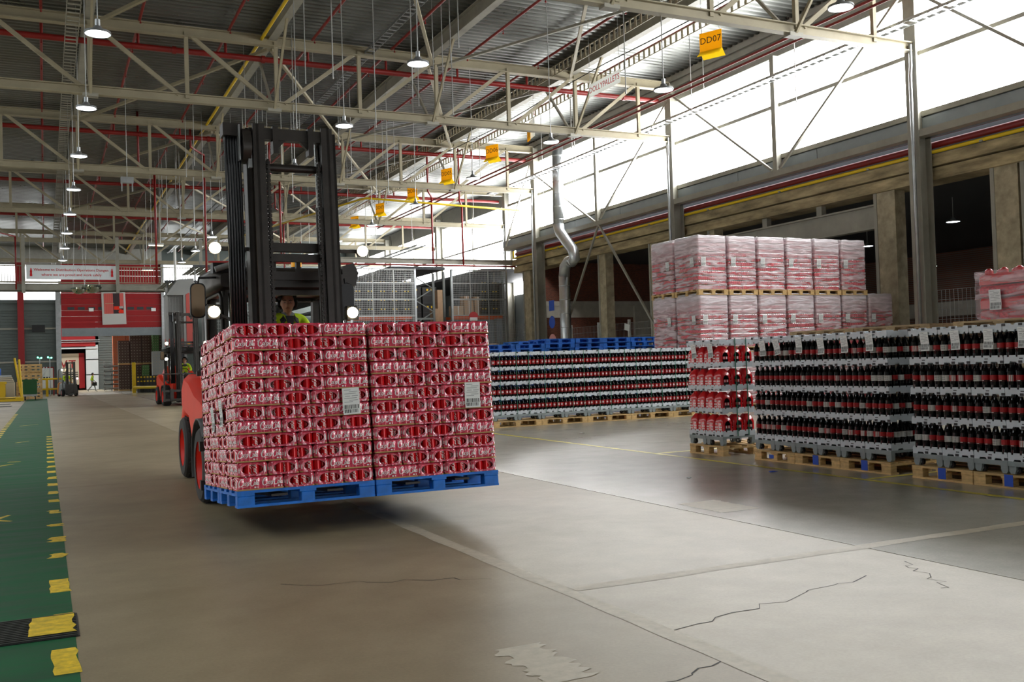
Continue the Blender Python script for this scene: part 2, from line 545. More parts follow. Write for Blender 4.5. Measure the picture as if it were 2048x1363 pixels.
def copy_tree(root, T, label=None):
    r = root.copy(); COL.objects.link(r); r.matrix_basis = T
    if label:
        r['label'] = label
    for c in kids(root):
        d = c.copy(); place(d, r)
        for g in kids(c):
            e = g.copy(); place(e, d)
    return r
ORD = ['first', 'second', 'third', 'fourth', 'fifth', 'sixth', 'seventh', 'eighth', 'ninth', 'tenth', 'eleventh', 'twelfth',
       'thirteenth', 'fourteenth', 'fifteenth', 'sixteenth', 'seventeenth', 'eighteenth', 'nineteenth', 'twentieth']
def od(i):
    return ORD[i] if i < 20 else '%dth' % (i+1)
def text_mesh(name, body, size, m, align='CENTER', extr=.002, bold=0., spacing=1.):
    cu = bpy.data.curves.new(name, 'FONT')
    cu.body = body; cu.size = size; cu.align_x = align; cu.align_y = 'CENTER'
    cu.extrude = extr; cu.space_character = spacing; cu.offset = bold; cu.resolution_u = 2
    o = bpy.data.objects.new('tmp_text', cu)
    COL.objects.link(o)
    bpy.context.view_layer.update()
    me = bpy.data.meshes.new_from_object(o.evaluated_get(bpy.context.evaluated_depsgraph_get()))
    bpy.data.objects.remove(o); bpy.data.curves.remove(cu)
    me.materials.clear(); me.materials.append(M[m])
    me.name = name
    return me
# ================================================================== SETTING
Y_T = [-4.0, 7.9, 19.8, 31.7, 43.6, 55.5, 67.4, 79.3]      # truss / column lines
XW, XL = 22.4, -8.4                                         # steel column lines right and left
Z_BOT, Z_TOP, Z_DECK = 10.05, 12.15, 12.72

# ---- floor: cast slabs with a sealed joint
fl = structe('floor')
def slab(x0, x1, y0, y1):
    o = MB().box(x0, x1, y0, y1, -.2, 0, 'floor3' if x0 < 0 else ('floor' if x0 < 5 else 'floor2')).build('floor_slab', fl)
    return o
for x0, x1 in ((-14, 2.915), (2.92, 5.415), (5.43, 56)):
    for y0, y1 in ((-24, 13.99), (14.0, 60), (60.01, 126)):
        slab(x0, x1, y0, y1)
MB().box(-14, 56, -24, 126, -.24, -.02, 'joint').build('joint_seal', fl)
def ragged(x0, x1, y0, y1, m, z=.0015, n=24, amp=.012):
    b = MB()
    along = (x1-x0) > (y1-y0)
    L, R_ = [], []
    for i in range(n+1):
        t = i/n
        a, c = random.uniform(-amp, amp), random.uniform(-amp, amp)
        if along:
            x = x0+(x1-x0)*t; L.append((x, y0+a)); R_.append((x, y1+c))
        else:
            y = y0+(y1-y0)*t; L.append((x0+a, y)); R_.append((x1+c, y))
    v = [(p[0], p[1], z) for p in L]+[(p[0], p[1], z) for p in R_]
    k = n+1
    f = [(i, i+1, k+i+1, k+i) for i in range(n)]
    if not along:
        f = [q[::-1] for q in f]
    b.add(v, f, m)
    return b
ragged(2.86, 2.98, 2.0, 9.8, 'filler').build('joint_filler', fl)
ragged(2.98, 9.0, 5.36, 5.48, 'filler').build('joint_filler', fl)
ragged(5.6, 6.05, 7.3, 8.0, 'filler').build('floor_patch', fl)
ragged(2.0, 2.25, 3.9, 4.5, 'filler', amp=.04).build('floor_patch', fl)
# hairline cracks
def crack(p, q, n=14, w=.004):
    b = MB(); pts = []
    for i in range(n+1):
        t = i/n
        pts.append(Vector((p[0]+(q[0]-p[0])*t+random.uniform(-.05, .05), p[1]+(q[1]-p[1])*t+random.uniform(-.05, .05), .0012)))
    for a, c in zip(pts, pts[1:]):
        d = (c-a).normalized(); s = Vector((-d.y, d.x, 0))*w*random.uniform(.4, 1.2)
        b.add([tuple(a-s), tuple(c-s), tuple(c+s), tuple(a+s)], [(0, 1, 2, 3)], 'joint')
    b.build('hairline_crack', fl)
crack((2.98, 4.3), (4.7, 4.7)); crack((2.2, 3.5), (2.9, 3.8)); crack((1.4, 6.6), (2.7, 6.0)); crack((4.9, 4.2), (5.3, 4.9))
# green walkway with broken yellow edge marks
lane = struct(MB().box(-1.12, .128, 1.0, 74, .0005, .002, 'lane').build('walkway_marking'))
y = 4.3
k = 0
for yy0, yy1, jag in ((4.25, 4.72, 0), (5.24, 5.73, 0), (6.16, 6.58, 1), (7.24, 7.70, 0), (8.62, 8.84, 2), (9.45, 9.75, 2), (10.45, 10.62, 2),
                      (11.44, 11.72, 2), (12.48, 12.74, 0), (13.35, 13.66, 0)):
    ragged(.012, .128, yy0, yy1, 'lanemark', z=.0032, n=6, amp=.012 if jag < 2 else .03).build('dash', lane)
y = 14.35
while y < 27:
    ragged(.01, .128, y, y+.34, 'lanemark', z=.0032, n=4, amp=.012).build('dash', lane)
    y += .98
y = 8.4
while y < 44:
    ragged(-1.12, -1.0, y, y+.45, 'lanemark', z=.0032, n=4, amp=.014).build('dash', lane)
    y += .98
# worn yellow walking-figure symbol and arrow strokes on the lane
b = MB()
for q in (((-.78, 10.9), (-.5, 11.35)), ((-.5, 11.3), (-.33, 11.1)), ((-.5, 11.32), (-.36, 11.62)), ((-.72, 11.6), (-.5, 11.35)),
          ((-.45, 7.2), (-.38, 7.5)), ((-.72, 18.2), (-.5, 18.5)), ((-.6, 19.0), (-.4, 18.9)), ((-.6, 24.5), (-.35, 24.9)), ((-.7, 33), (-.2, 33.6))):
    a, c = Vector(q[0]+(0,)), Vector(q[1]+(0,))
    d = (c-a).normalized(); s = Vector((-d.y, d.x, 0))*.045
    b.add([tuple(a-s+Vector((0, 0, .0032))), tuple(c-s*.4+Vector((0, 0, .0032))), tuple(c+s*.4+Vector((0, 0, .0032))), tuple(a+s+Vector((0, 0, .0032)))], [(0, 1, 2, 3)], 'lanemark')
b.build('walking_symbol', lane)
# yellow bay outline
yl = struct(ragged(8.27, 8.36, 3.0, 18.9, 'yline', z=.002, n=60, amp=.008).build('bay_line_marking'))
ragged(8.36, 10.5, 12.36, 12.45, 'yline', z=.0022, n=10, amp=.008).build('cross_line', yl)
ragged(8.36, 9.6, 8.20, 8.27, 'yline', z=.0022, n=8, amp=.008).build('cross_line', yl)
# litter scraps on the floor
for i, (x, y, s, mt, lb) in enumerate(((8.05, 9.45, .07, 'signblue', 'crumpled blue scrap of film on floor near the pallets'),
                         (6.9, 9.6, .06, 'paper', 'small white paper scrap on grey floor beside yellow line'),
                         (.75, 4.55, .03, 'paper', 'tiny white scrap on brown floor beside green walkway'),
                         (9.6, 16.9, .07, 'paper', 'white scrap on floor before the middle crate row'))):
    b = MB()
    b.add([(-s, -s*.3, 0), (s*.8, -s*.4, .006), (s, s*.35, .002), (-s*.7, s*.4, .012), (0, 0, .016)], [(0, 1, 4), (1, 2, 4), (2, 3, 4), (3, 0, 4)], mt)
    tag(b.build('scrap', None, TR(x, y, .001, i*.7)), lb, 'litter')
# drain grate across the walkway
g = thing('drain_grate', 'dark steel drain grate crossing the green walkway', 'grate', TR(-.5, 6.25, 0))
MB().box(-.65, .65, -.29, .29, .0025, .006, 'blackp').build('frame', g)
gb = MB().box(-.64, .64, -.008, .008, .006, .012, 'grate').mesh('bar')
for i in range(14):
    inst('bar', gb, g, TR(0, -.27+i*.0415, 0))
ragged(-.1, .128-0.0, 6.05, 6.5, 'lanemark', z=.0135, n=6, amp=.012).build('dash', lane)

# ---- roof deck: ribbed metal sheet, ribs along X
b = MB()
prof = []
p = .30
y = -24.0
while y < 95:
    prof += [(y, 0), (y+.11, 0), (y+.15, .09), (y+.26, .09)]
    y += p
v, f = [], []
for yy, dz in prof:
    v += [(XL-1.0, yy, Z_DECK+dz), (23.4 if yy < 47 else 27.4, yy, Z_DECK+dz)]
for i in range(len(prof)-1):
    f.append((2*i, 2*i+2, 2*i+3, 2*i+1))
b.add(v, f, 'deck')
struct(b.build('ceiling'))
# roof purlins along Y and small perforated flange strips
for i, x in enumerate((-4.2, 1.4, 6.9, 12.4, 18.1)):
    struct(MB().ibeam((x, -20, 12.45), (x, 93, 12.45), .26, .5, 'steel', .04).build('roof_beam'))
# trusses
def truss(y, xr=XW):
    t = structe('roof_truss', TR(0, y, 0))
    MB().ibeam((XL, 0, Z_BOT), (xr, 0, Z_BOT), .24, .27, 'truss', .03).build('bottom_chord', t)
    MB().ibeam((XL, 0, Z_TOP), (xr, 0, Z_TOP), .26, .32, 'truss', .03).build('top_chord', t)
    nk = 6 if xr < 23 else 7
    X = [7.0+2.8*k for k in range(-5, nk)]+[22.2]
    vm = MB().bar((0, 0, Z_BOT), (0, 0, Z_TOP), .12, .12, 'truss').mesh('vertical')
    for x in X[:-1]:
        inst('vertical', vm, t, TR(x, 0, 0))
    dr = MB().bar((.25, 0, Z_BOT+.1), (2.65, 0, Z_TOP-.1), .10, .12, 'truss').mesh('diagonal')
    dl = MB().bar((-.25, 0, Z_BOT+.1), (-2.65, 0, Z_TOP-.1), .10, .12, 'truss').mesh('diagonal')
    for k in range(0, nk-1):
        inst('diagonal', dr, t, TR(7.0+2.8*k, 0, 0))
    for k in range(0, -5, -1):
        inst('diagonal', dl, t, TR(7.0+2.8*k, 0, 0))
    gp = MB().box(-.22, .22, -.13, .13, Z_BOT-.2, Z_BOT-.1, 'steel').mesh('gusset_plate')
    kb = MB().bar((0, .1, Z_BOT-.1), (0, 2.2, 12.25), .07, .09, 'steel').mesh('knee_brace')
    kf = MB().bar((0, -.1, Z_BOT-.1), (0, -2.2, 12.25), .07, .09, 'truss').mesh('knee_brace')
    for x in (1.4, 6.9, 12.4, 18.1):
        inst('gusset_plate', gp, t, TR(x, 0, 0)); inst('knee_brace', kb, t, TR(x, 0, 0)); inst('knee_brace', kf, t, TR(x, 0, 0))
    return t
t0 = truss(Y_T[0])
for y in Y_T[1:5]:
    copy_tree(t0, TR(0, y, 0))
XW2 = 26.4                                  # the hall is wider beyond the annex
t1 = truss(Y_T[5], XW2)
for y in Y_T[6:]:
    copy_tree(t1, TR(0, y, 0))
# horizontal wind bracing between the trusses
wb = structe('roof_bracing')
for i in range(1, 7):
    y0, y1 = Y_T[i], Y_T[i+1]
    for x in (6.9, 12.4):
        MB().bar((x, y0+.2, 11.95), (x+5.5, y1-.2, 11.95), .10, .10, 'truss').build('brace', wb)
    MB().bar((18.1, y0+.2, 11.9), (12.6, y1-.2, 11.9), .08, .08, 'steel').build('brace', wb)
    MB().bar((6.8, y0+.2, 11.95), (1.4, y1-.2, 11.95), .10, .10, 'truss').build('brace', wb)

# ---- right wall: steel columns, glazing, cladding, ledger, concrete beam and pillars
for y in Y_T:
    c = structe('steel_column', TR(XW if y < 47 else XW2, y, 0))
    MB().box(-.03, 0.0, -.2, .2, 0, Z_TOP+.1, 'steel').box(.42, .45, -.2, .2, 0, Z_TOP+.1, 'steel').box(0, .42, -.015, .015, 0, Z_TOP+.1, 'steel').build('shaft', c)
    MB().tube([(-.16, -.1, 0), (-.16, -.1, 9.2), (-.12, -.1, 9.5), (-.12, -.1, 10.1)], .05, 'galv', 8).build('drain_pipe', c)
posts = [y+5.95 for y in Y_T[:5]]
for y in posts[:-1]:
    struct(MB().box(XW+.1, XW+.32, y-.1, y+.1, 7.5, 11.6, 'steel').build('window_post'))
# glazing bays between columns and posts
ys = sorted(Y_T[:5]+[47.2]+posts)
ys = [-9.95]+ys
n = 0
for a, c in zip(ys, ys[1:]):
    if a >= 47:
        break
    n += 1
    c2 = min(c, 47.2)
    w = structe('window_%d' % n)
    for z0, z1 in ((8.25, 9.86), (9.98, 11.55)):
        MB().box(XW+.36, XW+.40, a+.04, c2-.04, z0, z1, 'winpane').build('pane', w)
    MB().box(XW+.28, XW+.42, a, c2, 9.86, 9.98, 'steel').build('transom', w)
    MB().box(XW+.30, XW+.44, a, c2, 8.1, 8.25, 'steel').build('sill', w)
w = structe('wall_right')
MB().box(XW+.45, XW+.6, -24, 47.2, 11.55, Z_DECK+.1, 'fascia').build('fascia', w)
b = MB()
for i in range(4):
    z = 11.62+i*.28
    b.box(XW+.36, XW+.46, -24, 47.2, z, z+.2, 'fascia')
b.build('fascia_rib', w)
b = MB().box(XW+.42, XW+.5, -24, 47.2, 7.45, 8.1, 'clad')
b.build('cladding_sheet', w)
for y0 in range(-24, 46, 4):
    MB().box(XW+.33, XW+.42, y0, y0+3.98, 7.72, 8.06, 'clad').build('cladding_panel', w)
MB().box(XW-.02, XW+.3, -24, 47.2, 7.46, 7.66, 'steel').build('ledger_beam', w)
MB().box(23.15, 23.25, -24, 47.3, 6.9, 7.6, 'dark').build('infill_sheet', w)
bb = structe('concrete_beam')
MB().box(23.0, 23.9, -24, 47.3, 6.28, 6.62, 'beamc').build('lower_course', bb)
MB().box(22.9, 23.9, -24, 47.3, 6.66, 6.98, 'beamc').build('upper_course', bb)
for y0, w_ in ((46.0, .75), (38.3, .55), (34.1, .55), (30.15, .3), (21.6, .7), (17.5, .7), (16.6, .7), (9.5, .7), (2, .7), (-6, .7), (-14, .7)):
    c = structe('concrete_pillar', TR(23.45, y0, 0))
    MB().box(-.32, .10, -w_/2, w_/2, 0, 6.28, 'concrete').build('shaft', c)
    MB().box(-.34, -.25, w_/2, w_/2+.12, 0, 6.28, 'steel').build('steel_guard', c)
# loading door lintel and gantry beam in the opening
struct(MB().ibeam((23.3, 22.1, 5.6), (23.3, 29.8, 5.6), .3, .75, 'steel', .05).build('door_lintel'))
for y in (24.5, 27.2):
    struct(MB().box(23.2, 23.4, y-.12, y+.12, 5.95, 6.3, 'steel').build('hanger_trim'))
# cross braces
xb = structe('wall_bracing')
for p_, q_ in (((XW, 43.4, 10.9), (XW, 37.6, 7.65)), ((XW, 37.3, 7.5), (XW, 40.9, 2.6)), ((XW, 37.3, 7.5), (XW, 32.9, 2.5)), ((XW, 31.7, 11.6), (XW, 37.2, 7.7)),
               ((XW, 31.5, 11.8), (XW, 25.8, 7.7)), ((XW, 19.9, 11.8), (XW, 25.4, 7.7)), ((XW, 19.6, 11.6), (XW, 13.9, 7.2)), ((XW, 43.8, 11.5), (XW, 47.0, 7.7))):
    MB().bar(p_, q_, .08, .08, 'steel').build('brace', xb)
# wall pipes
t = thing('sprinkler_pipe', 'thick red pipe running below the ledger along the window wall', 'pipe')
MB().cyl((22.98, -24, 7.26), (22.98, 46.9, 7.26), .10, 'redpipe', 12).build('pipe_run', t)
t = thing('gas_pipe', 'yellow pipe running beneath the red wall pipe', 'pipe')
MB().tube([(22.92, -24, 7.06), (22.92, 46.9, 7.06), (22.92, 47.15, 7.06), (22.92, 47.15, 7.5)], .055, 'yelpipe', 10).build('pipe_run', t)
cm = MB().box(-.03, .14, -.05, .05, -.1, -.05, 'steel').mesh('clip')
for y in range(2, 46, 4):
    inst('clip', cm, t, TR(22.88, y, 7.1))
# far part of the right wall: set back, with lower and brighter glazing
n += 1
w = structe('window_%d' % n)
XF_ = XW2+.5
for y0 in (47.6, 49.7, 55.6, 61.6, 67.5, 73.5, 79.5, 85.5):
    y1 = {47.6: 49.6}.get(y0, y0+5.8)
    for z0, z1 in ((7.35, 9.3), (9.4, 11.5)):
        MB().box(XF_, XF_+.04, y0, y1, z0, z1, 'winpane').build('pane', w)
    MB().box(XF_, XF_+.04, y0, y1, 5.7, 7.0, 'winpane' if y0 < 50 else 'clad').build('low_pane', w)
    MB().box(XF_-.1, XF_+.1, y0-.12, y0, 4, 12.6, 'steel').build('mullion', w)
MB().box(XF_-.08, XF_+.06, 47.4, 92, 9.3, 9.4, 'steel').build('transom', w)
MB().box(XF_-.1, XF_+.2, 47.4, 92, 7.0, 7.35, 'clad').build('transom', w)
w = structe('wall_right_far')
MB().box(XF_, XF_+.2, 47.3, 93, 11.5, 12.8, 'fascia').box(XF_, XF_+.2, 47.6, 93, 0, 5.7, 'clad').build('sheet', w)
MB().box(23.9, XF_+.2, 47.35, 47.5, 7.0, 12.8, 'fascia').build('return_sheet', w)
# beam with red pipe across the storage bay
struct(MB().ibeam((12.5, 47.4, 6.86), (23.2, 47.4, 6.86), .2, .26, 'steel', .03).build('bay_beam'))
t = thing('sprinkler_pipe', 'thin red pipe under the beam over the caged racks', 'pipe')
MB().cyl((7, 47.1, 6.62), (23.0, 47.1, 6.62), .05, 'redpipe', 8).build('pipe_run', t)
# sloping soffit slabs beyond
struct(MB().prism([(48.6, 6.55), (92, 6.55), (92, 6.7), (48.6, 6.7)], 16.4, 19.5, 'dark', 'x').build('canopy_slab'))
struct(MB().prism([(48.6, 6.5), (92, 6.5), (92, 6.65), (48.6, 6.65)], 21.7, 26.8, 'dark', 'x').build('canopy_slab'))

# annex behind the pillars
struct(MB().box(24.2, 56, -24, 47.5, 6.9, 7.1, 'dark').build('ceiling_annex'))
b = structe('wall_annex_end')
MB().box(23.9, 56, 47.3, 47.5, 0, 3.85, 'brick').box(23.9, 56, 47.3, 47.5, 4.75, 7, 'brick').build('brickwork', b)
MB().box(23.9, 56, 47.24, 47.4, 3.85, 4.5, 'whiteband').box(23.9, 56, 47.2, 47.4, 4.5, 4.75, 'whiteband').build('concrete_band', b)
for x in (30.5, 41.0, 50):
    MB().box(x, x+1.0, 47.1, 47.4, 0, 4.5, 'whiteband').build('wall_pier', b)
b = structe('wall_annex_side')
MB().box(46, 46.2, -24, 47.4, 0, 7.0, 'brick').build('brickwork', b)
MB().box(45.9, 46.1, -24, 47.2, 3.3, 4.1, 'whiteband').build('concrete_band', b)
for y in (12, 22, 32):
    MB().box(45.6, 46.1, y, y+.8, 0, 6.9, 'whiteband').build('wall_pier', b)
    struct(MB().box(33, 33.5, y-3, y-2.5, 0, 6.9, 'concrete').build('annex_column'))

# left wall (dark sheet) well to the left
w = structe('wall_left')
MB().box(-13.2, -13, -24, 93, 4.6, 12.9, 'siding').box(-13.2, -13, -24, 8, 0, 4.6, 'siding').build('sheet', w)
wl = structe('window_40')  # glowing panes added out of view to brighten faces turned left
for y in range(8, 92, 6):
    MB().box(-13.15, -13.05, y+.9, y+6, .6, 4.6, 'fillpane' if y < 44 else 'siding').build('pane', wl)
    MB().box(-13.2, -13, y+.9, y+6, 0, .6, 'siding').build('sill', wl)
for y in range(8, 92, 6):
    MB().box(-13.2, -13, y, y+.9, 0, 4.6, 'siding').build('wall_pier', w)
for y in Y_T:
    struct(MB().ibeam((XL, y, 0), (XL, y, 12.2), .3, .3, 'steel', .03, (1, 0, 0)).build('steel_column'))

# unseen wall behind the viewpoint, openings shaped to let in sky fill light
w = structe('wall_back')
MB().box(-13.2, 56, -24.2, -24, 4.6, 12.9, 'siding').box(-13.2, 4, -24.2, -24, 0, 4.6, 'siding').box(24, 56, -24.2, -24, 0, 5.6, 'siding').build('wall_sheet', w)
for x in (-13.2, -7.6, -2, 3.6, 9.2, 14.8, 20.4):
    MB().box(x, x+1.0, -24.2, -24, 0, 5.6, 'siding').build('wall_pier', w)
# ---- far end wall at Y = 93 with the red sectional door
YE = 93.0
w = structe('wall_end')
b = MB()
z = 0.0
while z < 7.9:           # ribbed sheet, one rib every .25 m
    b.box(-13, 1.25, YE, YE+.1, z, z+.2, 'siding')
    z += .25
b.box(-13, 1.25, YE+.06, YE+.12, 0, 8.0, 'siding')
b.build('wall_sheet', w)
MB().box(-13, 1.25, YE-.12, YE+.1, 7.85, 8.15, 'siding').box(-13, 1.25, YE-.12, YE+.1, 7.2, 7.5, 'siding').build('sheet_rail', w)
for z in (5.6, 2.75):
    MB().box(-13, 1.0, YE-.1, YE, z, z+.14, 'steel').build('sheet_rail', w)
MB().box(9.75, 28, YE, YE+.12, 0, 12.8, 'siding').build('wall_sheet', w)
MB().box(-13, 9.75, YE, YE+.12, 11.15, 12.9, 'fascia').build('fascia', w)
n += 1
wd = structe('window_%d' % n)
for x in (-8.1, -4.9, -1.7):
    MB().box(x+.05, min(x+3.1, 1.2), YE+.05, YE+.1, 8.15, 11.15, 'winfar').build('pane', wd)
MB().box(-13, 1.2, YE-.05, YE+.12, 9.6, 9.75, 'steel').build('transom', wd)
MB().box(9.9, 16, YE-.06, YE, 8.3, 11.3, 'winfar').build('pane', wd)
struct(MB().box(-1.98, -1.5, YE-.5, YE-.1, 0, 11.5, 'redpaint').build('red_column'))
struct(MB().box(.95, 1.35, YE-.35, YE+.05, 0, 9.5, 'galv').build('door_jamb'))
struct(MB().box(9.6, 9.85, YE-.35, YE+.05, 0, 11.5, 'galv').build('door_jamb'))
d = structe('door_1', TR(0, YE-.15, 0))
for i in range(11):
    z = 5.68+i*.51
    bm = MB().box(1.4, 9.6, 0, .1, z, z+.49, 'reddoor').box(1.4, 9.6, -.02, 0, z+.2, z+.24, 'reddoor')
    bm.build('door_panel', d)
MB().box(1.4, 9.6, -.03, .12, 4.95, 5.66, 'clad').build('bottom_panel', d)
for x in (1.9, 2.72, 3.55, 4.35, 5.15, 5.95, 6.75, 7.55, 8.35):
    pn = MB().box(x, x+.55, -.03, .0, 7.26, 7.5, 'crategrn' if False else 'plate')
    pn.build('door_window', d)
for x in (3.6, 8.75):
    MB().box(x, x+.38, -.06, -.03, 7.12, 7.4, 'paper').build('paper_notice', d)

# second hall: roof with an open skylight strip
struct(MB().box(-13, 24, 93.2, 102, 9.6, 9.8, 'siding').box(-13, 24, 105, 124, 9.6, 9.8, 'siding').build('ceiling_hall'))
struct(MB().box(-13, 24, 102, 105, 9.7, 9.8, 'skypane').build('window_41'))
struct(MB().box(-13.2, 24.2, 124, 124.2, 0, 9.8, 'siding').box(-13, -6, 112, 112.1, 0, 9.7, 'siding').box(5.2, 24, 112.05, 112.15, 7.4, 9.7, 'siding').box(-6, 5.2, 112.05, 112.15, 8.9, 9.7, 'siding').build('wall_hall_rear'))
struct(MB().box(-13.2, -13, 93.2, 124, 0, 9.8, 'siding').build('wall_hall_left'))
struct(MB().box(24, 24.2, 93.2, 124, 0, 9.8, 'siding').build('wall_hall_right'))
# second hall seen through the door: open to daylight, rear wall with a smaller red door
Y2 = 112.0
w = structe('wall_hall_end')
b = MB()
z = 0.0
while z < 7.5:
    b.box(5.2, 24, Y2, Y2+.1, z, z+.22, 'siding'); z += .26
b.box(5.2, 24, Y2+.06, Y2+.12, 0, 7.5, 'siding').build('wall_sheet', w)
MB().box(-6, 5.2, Y2, Y2+.12, 6.3, 9, 'siding2').build('wall_sheet', w)
MB().box(-6, 1.0, Y2+.05, Y2+.12, 0, 6.3, 'dark').build('wall_sheet', w)
for z in (0, 1.6, 3.2):
    MB().box(3.95, 5.15, Y2, Y2+.06, z+.05, z+1.55, 'siding2').build('pale_panel', w)
d = structe('door_2', TR(0, Y2-.1, 0))
for i in range(6):
    z = 4.6+i*.52
    MB().box(-.5, 4.9, 0, .08, z, z+.5, 'reddoor').build('door_panel', d)
for x in (1.0, 2.0, 3.05, 4.1):
    MB().box(x, x+.6, -.03, .0, 5.75, 6.1, 'siding2').build('door_window', d)
MB().cyl((-.5, -.2, 5.25), (5.3, -.2, 5.25), .06, 'galv', 8).cyl((-.5, -.2, 5.05), (5.3, -.2, 5.05), .04, 'galv', 8).build('door_shaft', d)
MB().box(-.5, 5.0, -.1, .05, 4.35, 4.5, 'siding2').build('door_rail', d)
p = thing('truck_trailer', 'red and beige trailer rear with big lettering parked beyond the small red door', 'trailer', TR(2.0, Y2+1.2, 0))
MB().box(-1.5, 1.75, 0, 6, .6, 3.9, 'beige').build('body', p)
MB().box(1.3, 1.85, -.05, .1, .2, 3.95, 'reddoor').build('side_strip', p)
tm = text_mesh('lettering', 'EVT', 1.15, 'redpaint', extr=.01, bold=.02, spacing=1.2)
inst('lettering', tm, p, Matrix.Translation((-.1, -.02, 2.75)) @ Matrix.Rotation(PI/2, 4, 'X'))
for i in range(4):
    MB().box(-1.4, 1.2, -.03, .0, 1.2+i*.22, 1.3+i*.22, 'ink').build('stripe', p)
# ================================================================== CAN PACKS
LOG = {}
def stroke(pts, w, z=0):
    # a pen stroke in the plane (u, v): list of quads with swelling width
    out = []
    n = len(pts)
    P = [Vector((p[0], p[1])) for p in pts]
    L, R_ = [], []
    for i, p in enumerate(P):
        d = P[min(i+1, n-1)]-P[max(i-1, 0)]
        if d.length < 1e-9:
            d = Vector((1, 0))
        d.normalize()
        s = Vector((-d.y, d.x))*w*1.25*(.55+.75*abs(d.y))*(.45 if i in (0, n-1) else 1)
        L.append(p+s); R_.append(p-s)
    for i in range(n-1):
        out.append((R_[i], R_[i+1], L[i+1], L[i]))
    return out
def arc(cx, cy, rx, ry, a0, a1, n, slant=.25):
    r = []
    for i in range(n+1):
        a = math.radians(a0+(a1-a0)*i/n)
        x, y = rx*math.cos(a), ry*math.sin(a)
        r.append((cx+x+y*slant, cy+y))
    return r
def script_quads():
    # flowing script wordmark, about 1 wide by .42 high
    q = []
    q += stroke(arc(.15, .20, .12, .19, 60, 330, 14), .017)                       # big C
    q += stroke([(.20, .37), (.24, .36), (.22, .30)], .012)
    q += stroke([(.10, .03), (.2, -.015), (.34, -.02), (.46, .02), (.52, .08)], .010)   # tail swash under
    q += stroke(arc(.285, .13, .042, .075, 20, 380, 10), .012)                    # o
    q += stroke(arc(.385, .13, .042, .075, 50, 320, 8), .012)                     # c
    q += stroke(arc(.475, .13, .040, .075, 20, 380, 10), .012)                    # a
    q += stroke([(.535, .21), (.515, .10), (.53, .055), (.56, .07)], .012)
    q += stroke([(.545, .135), (.575, .14), (.605, .15)], .020)                   # hyphen
    d = .045
    def sh(p): return [(x+d, y) for x, y in p]
    q += stroke(sh(arc(.685, .17, .10, .16, 75, 325, 14)), .016)                  # second C
    q += stroke(sh([(.70, .33), (.78, .335), (.86, .31), (.93, .33), (1.0, .37)]), .010)    # top swash
    q += stroke(sh(arc(.785, .12, .038, .07, 20, 380, 10)), .012)                 # o
    q += stroke(sh([(.845, .10), (.88, .22), (.915, .31), (.90, .34), (.87, .26), (.855, .12), (.87, .055), (.895, .07)]), .011)  # l
    q += stroke(sh(arc(.935, .12, .036, .07, 20, 380, 10)), .012)                 # a
    q += stroke(sh([(.99, .19), (.975, .09), (.99, .05), (1.02, .07)]), .012)
    return q
SCRIPT = script_quads()
PL_, PW_, PH_ = .396, .262, .1165
CR = .033
def bump(u, n):
    # depth of the film behind its front at u (metres along the face of n cans)
    w = u/n if False else u
    t = abs((w/(2*CR)) % 1.0-.5)*2*CR
    d = CR-math.sqrt(max(0, CR*CR-min(t, CR)**2))
    return min(d, .010)
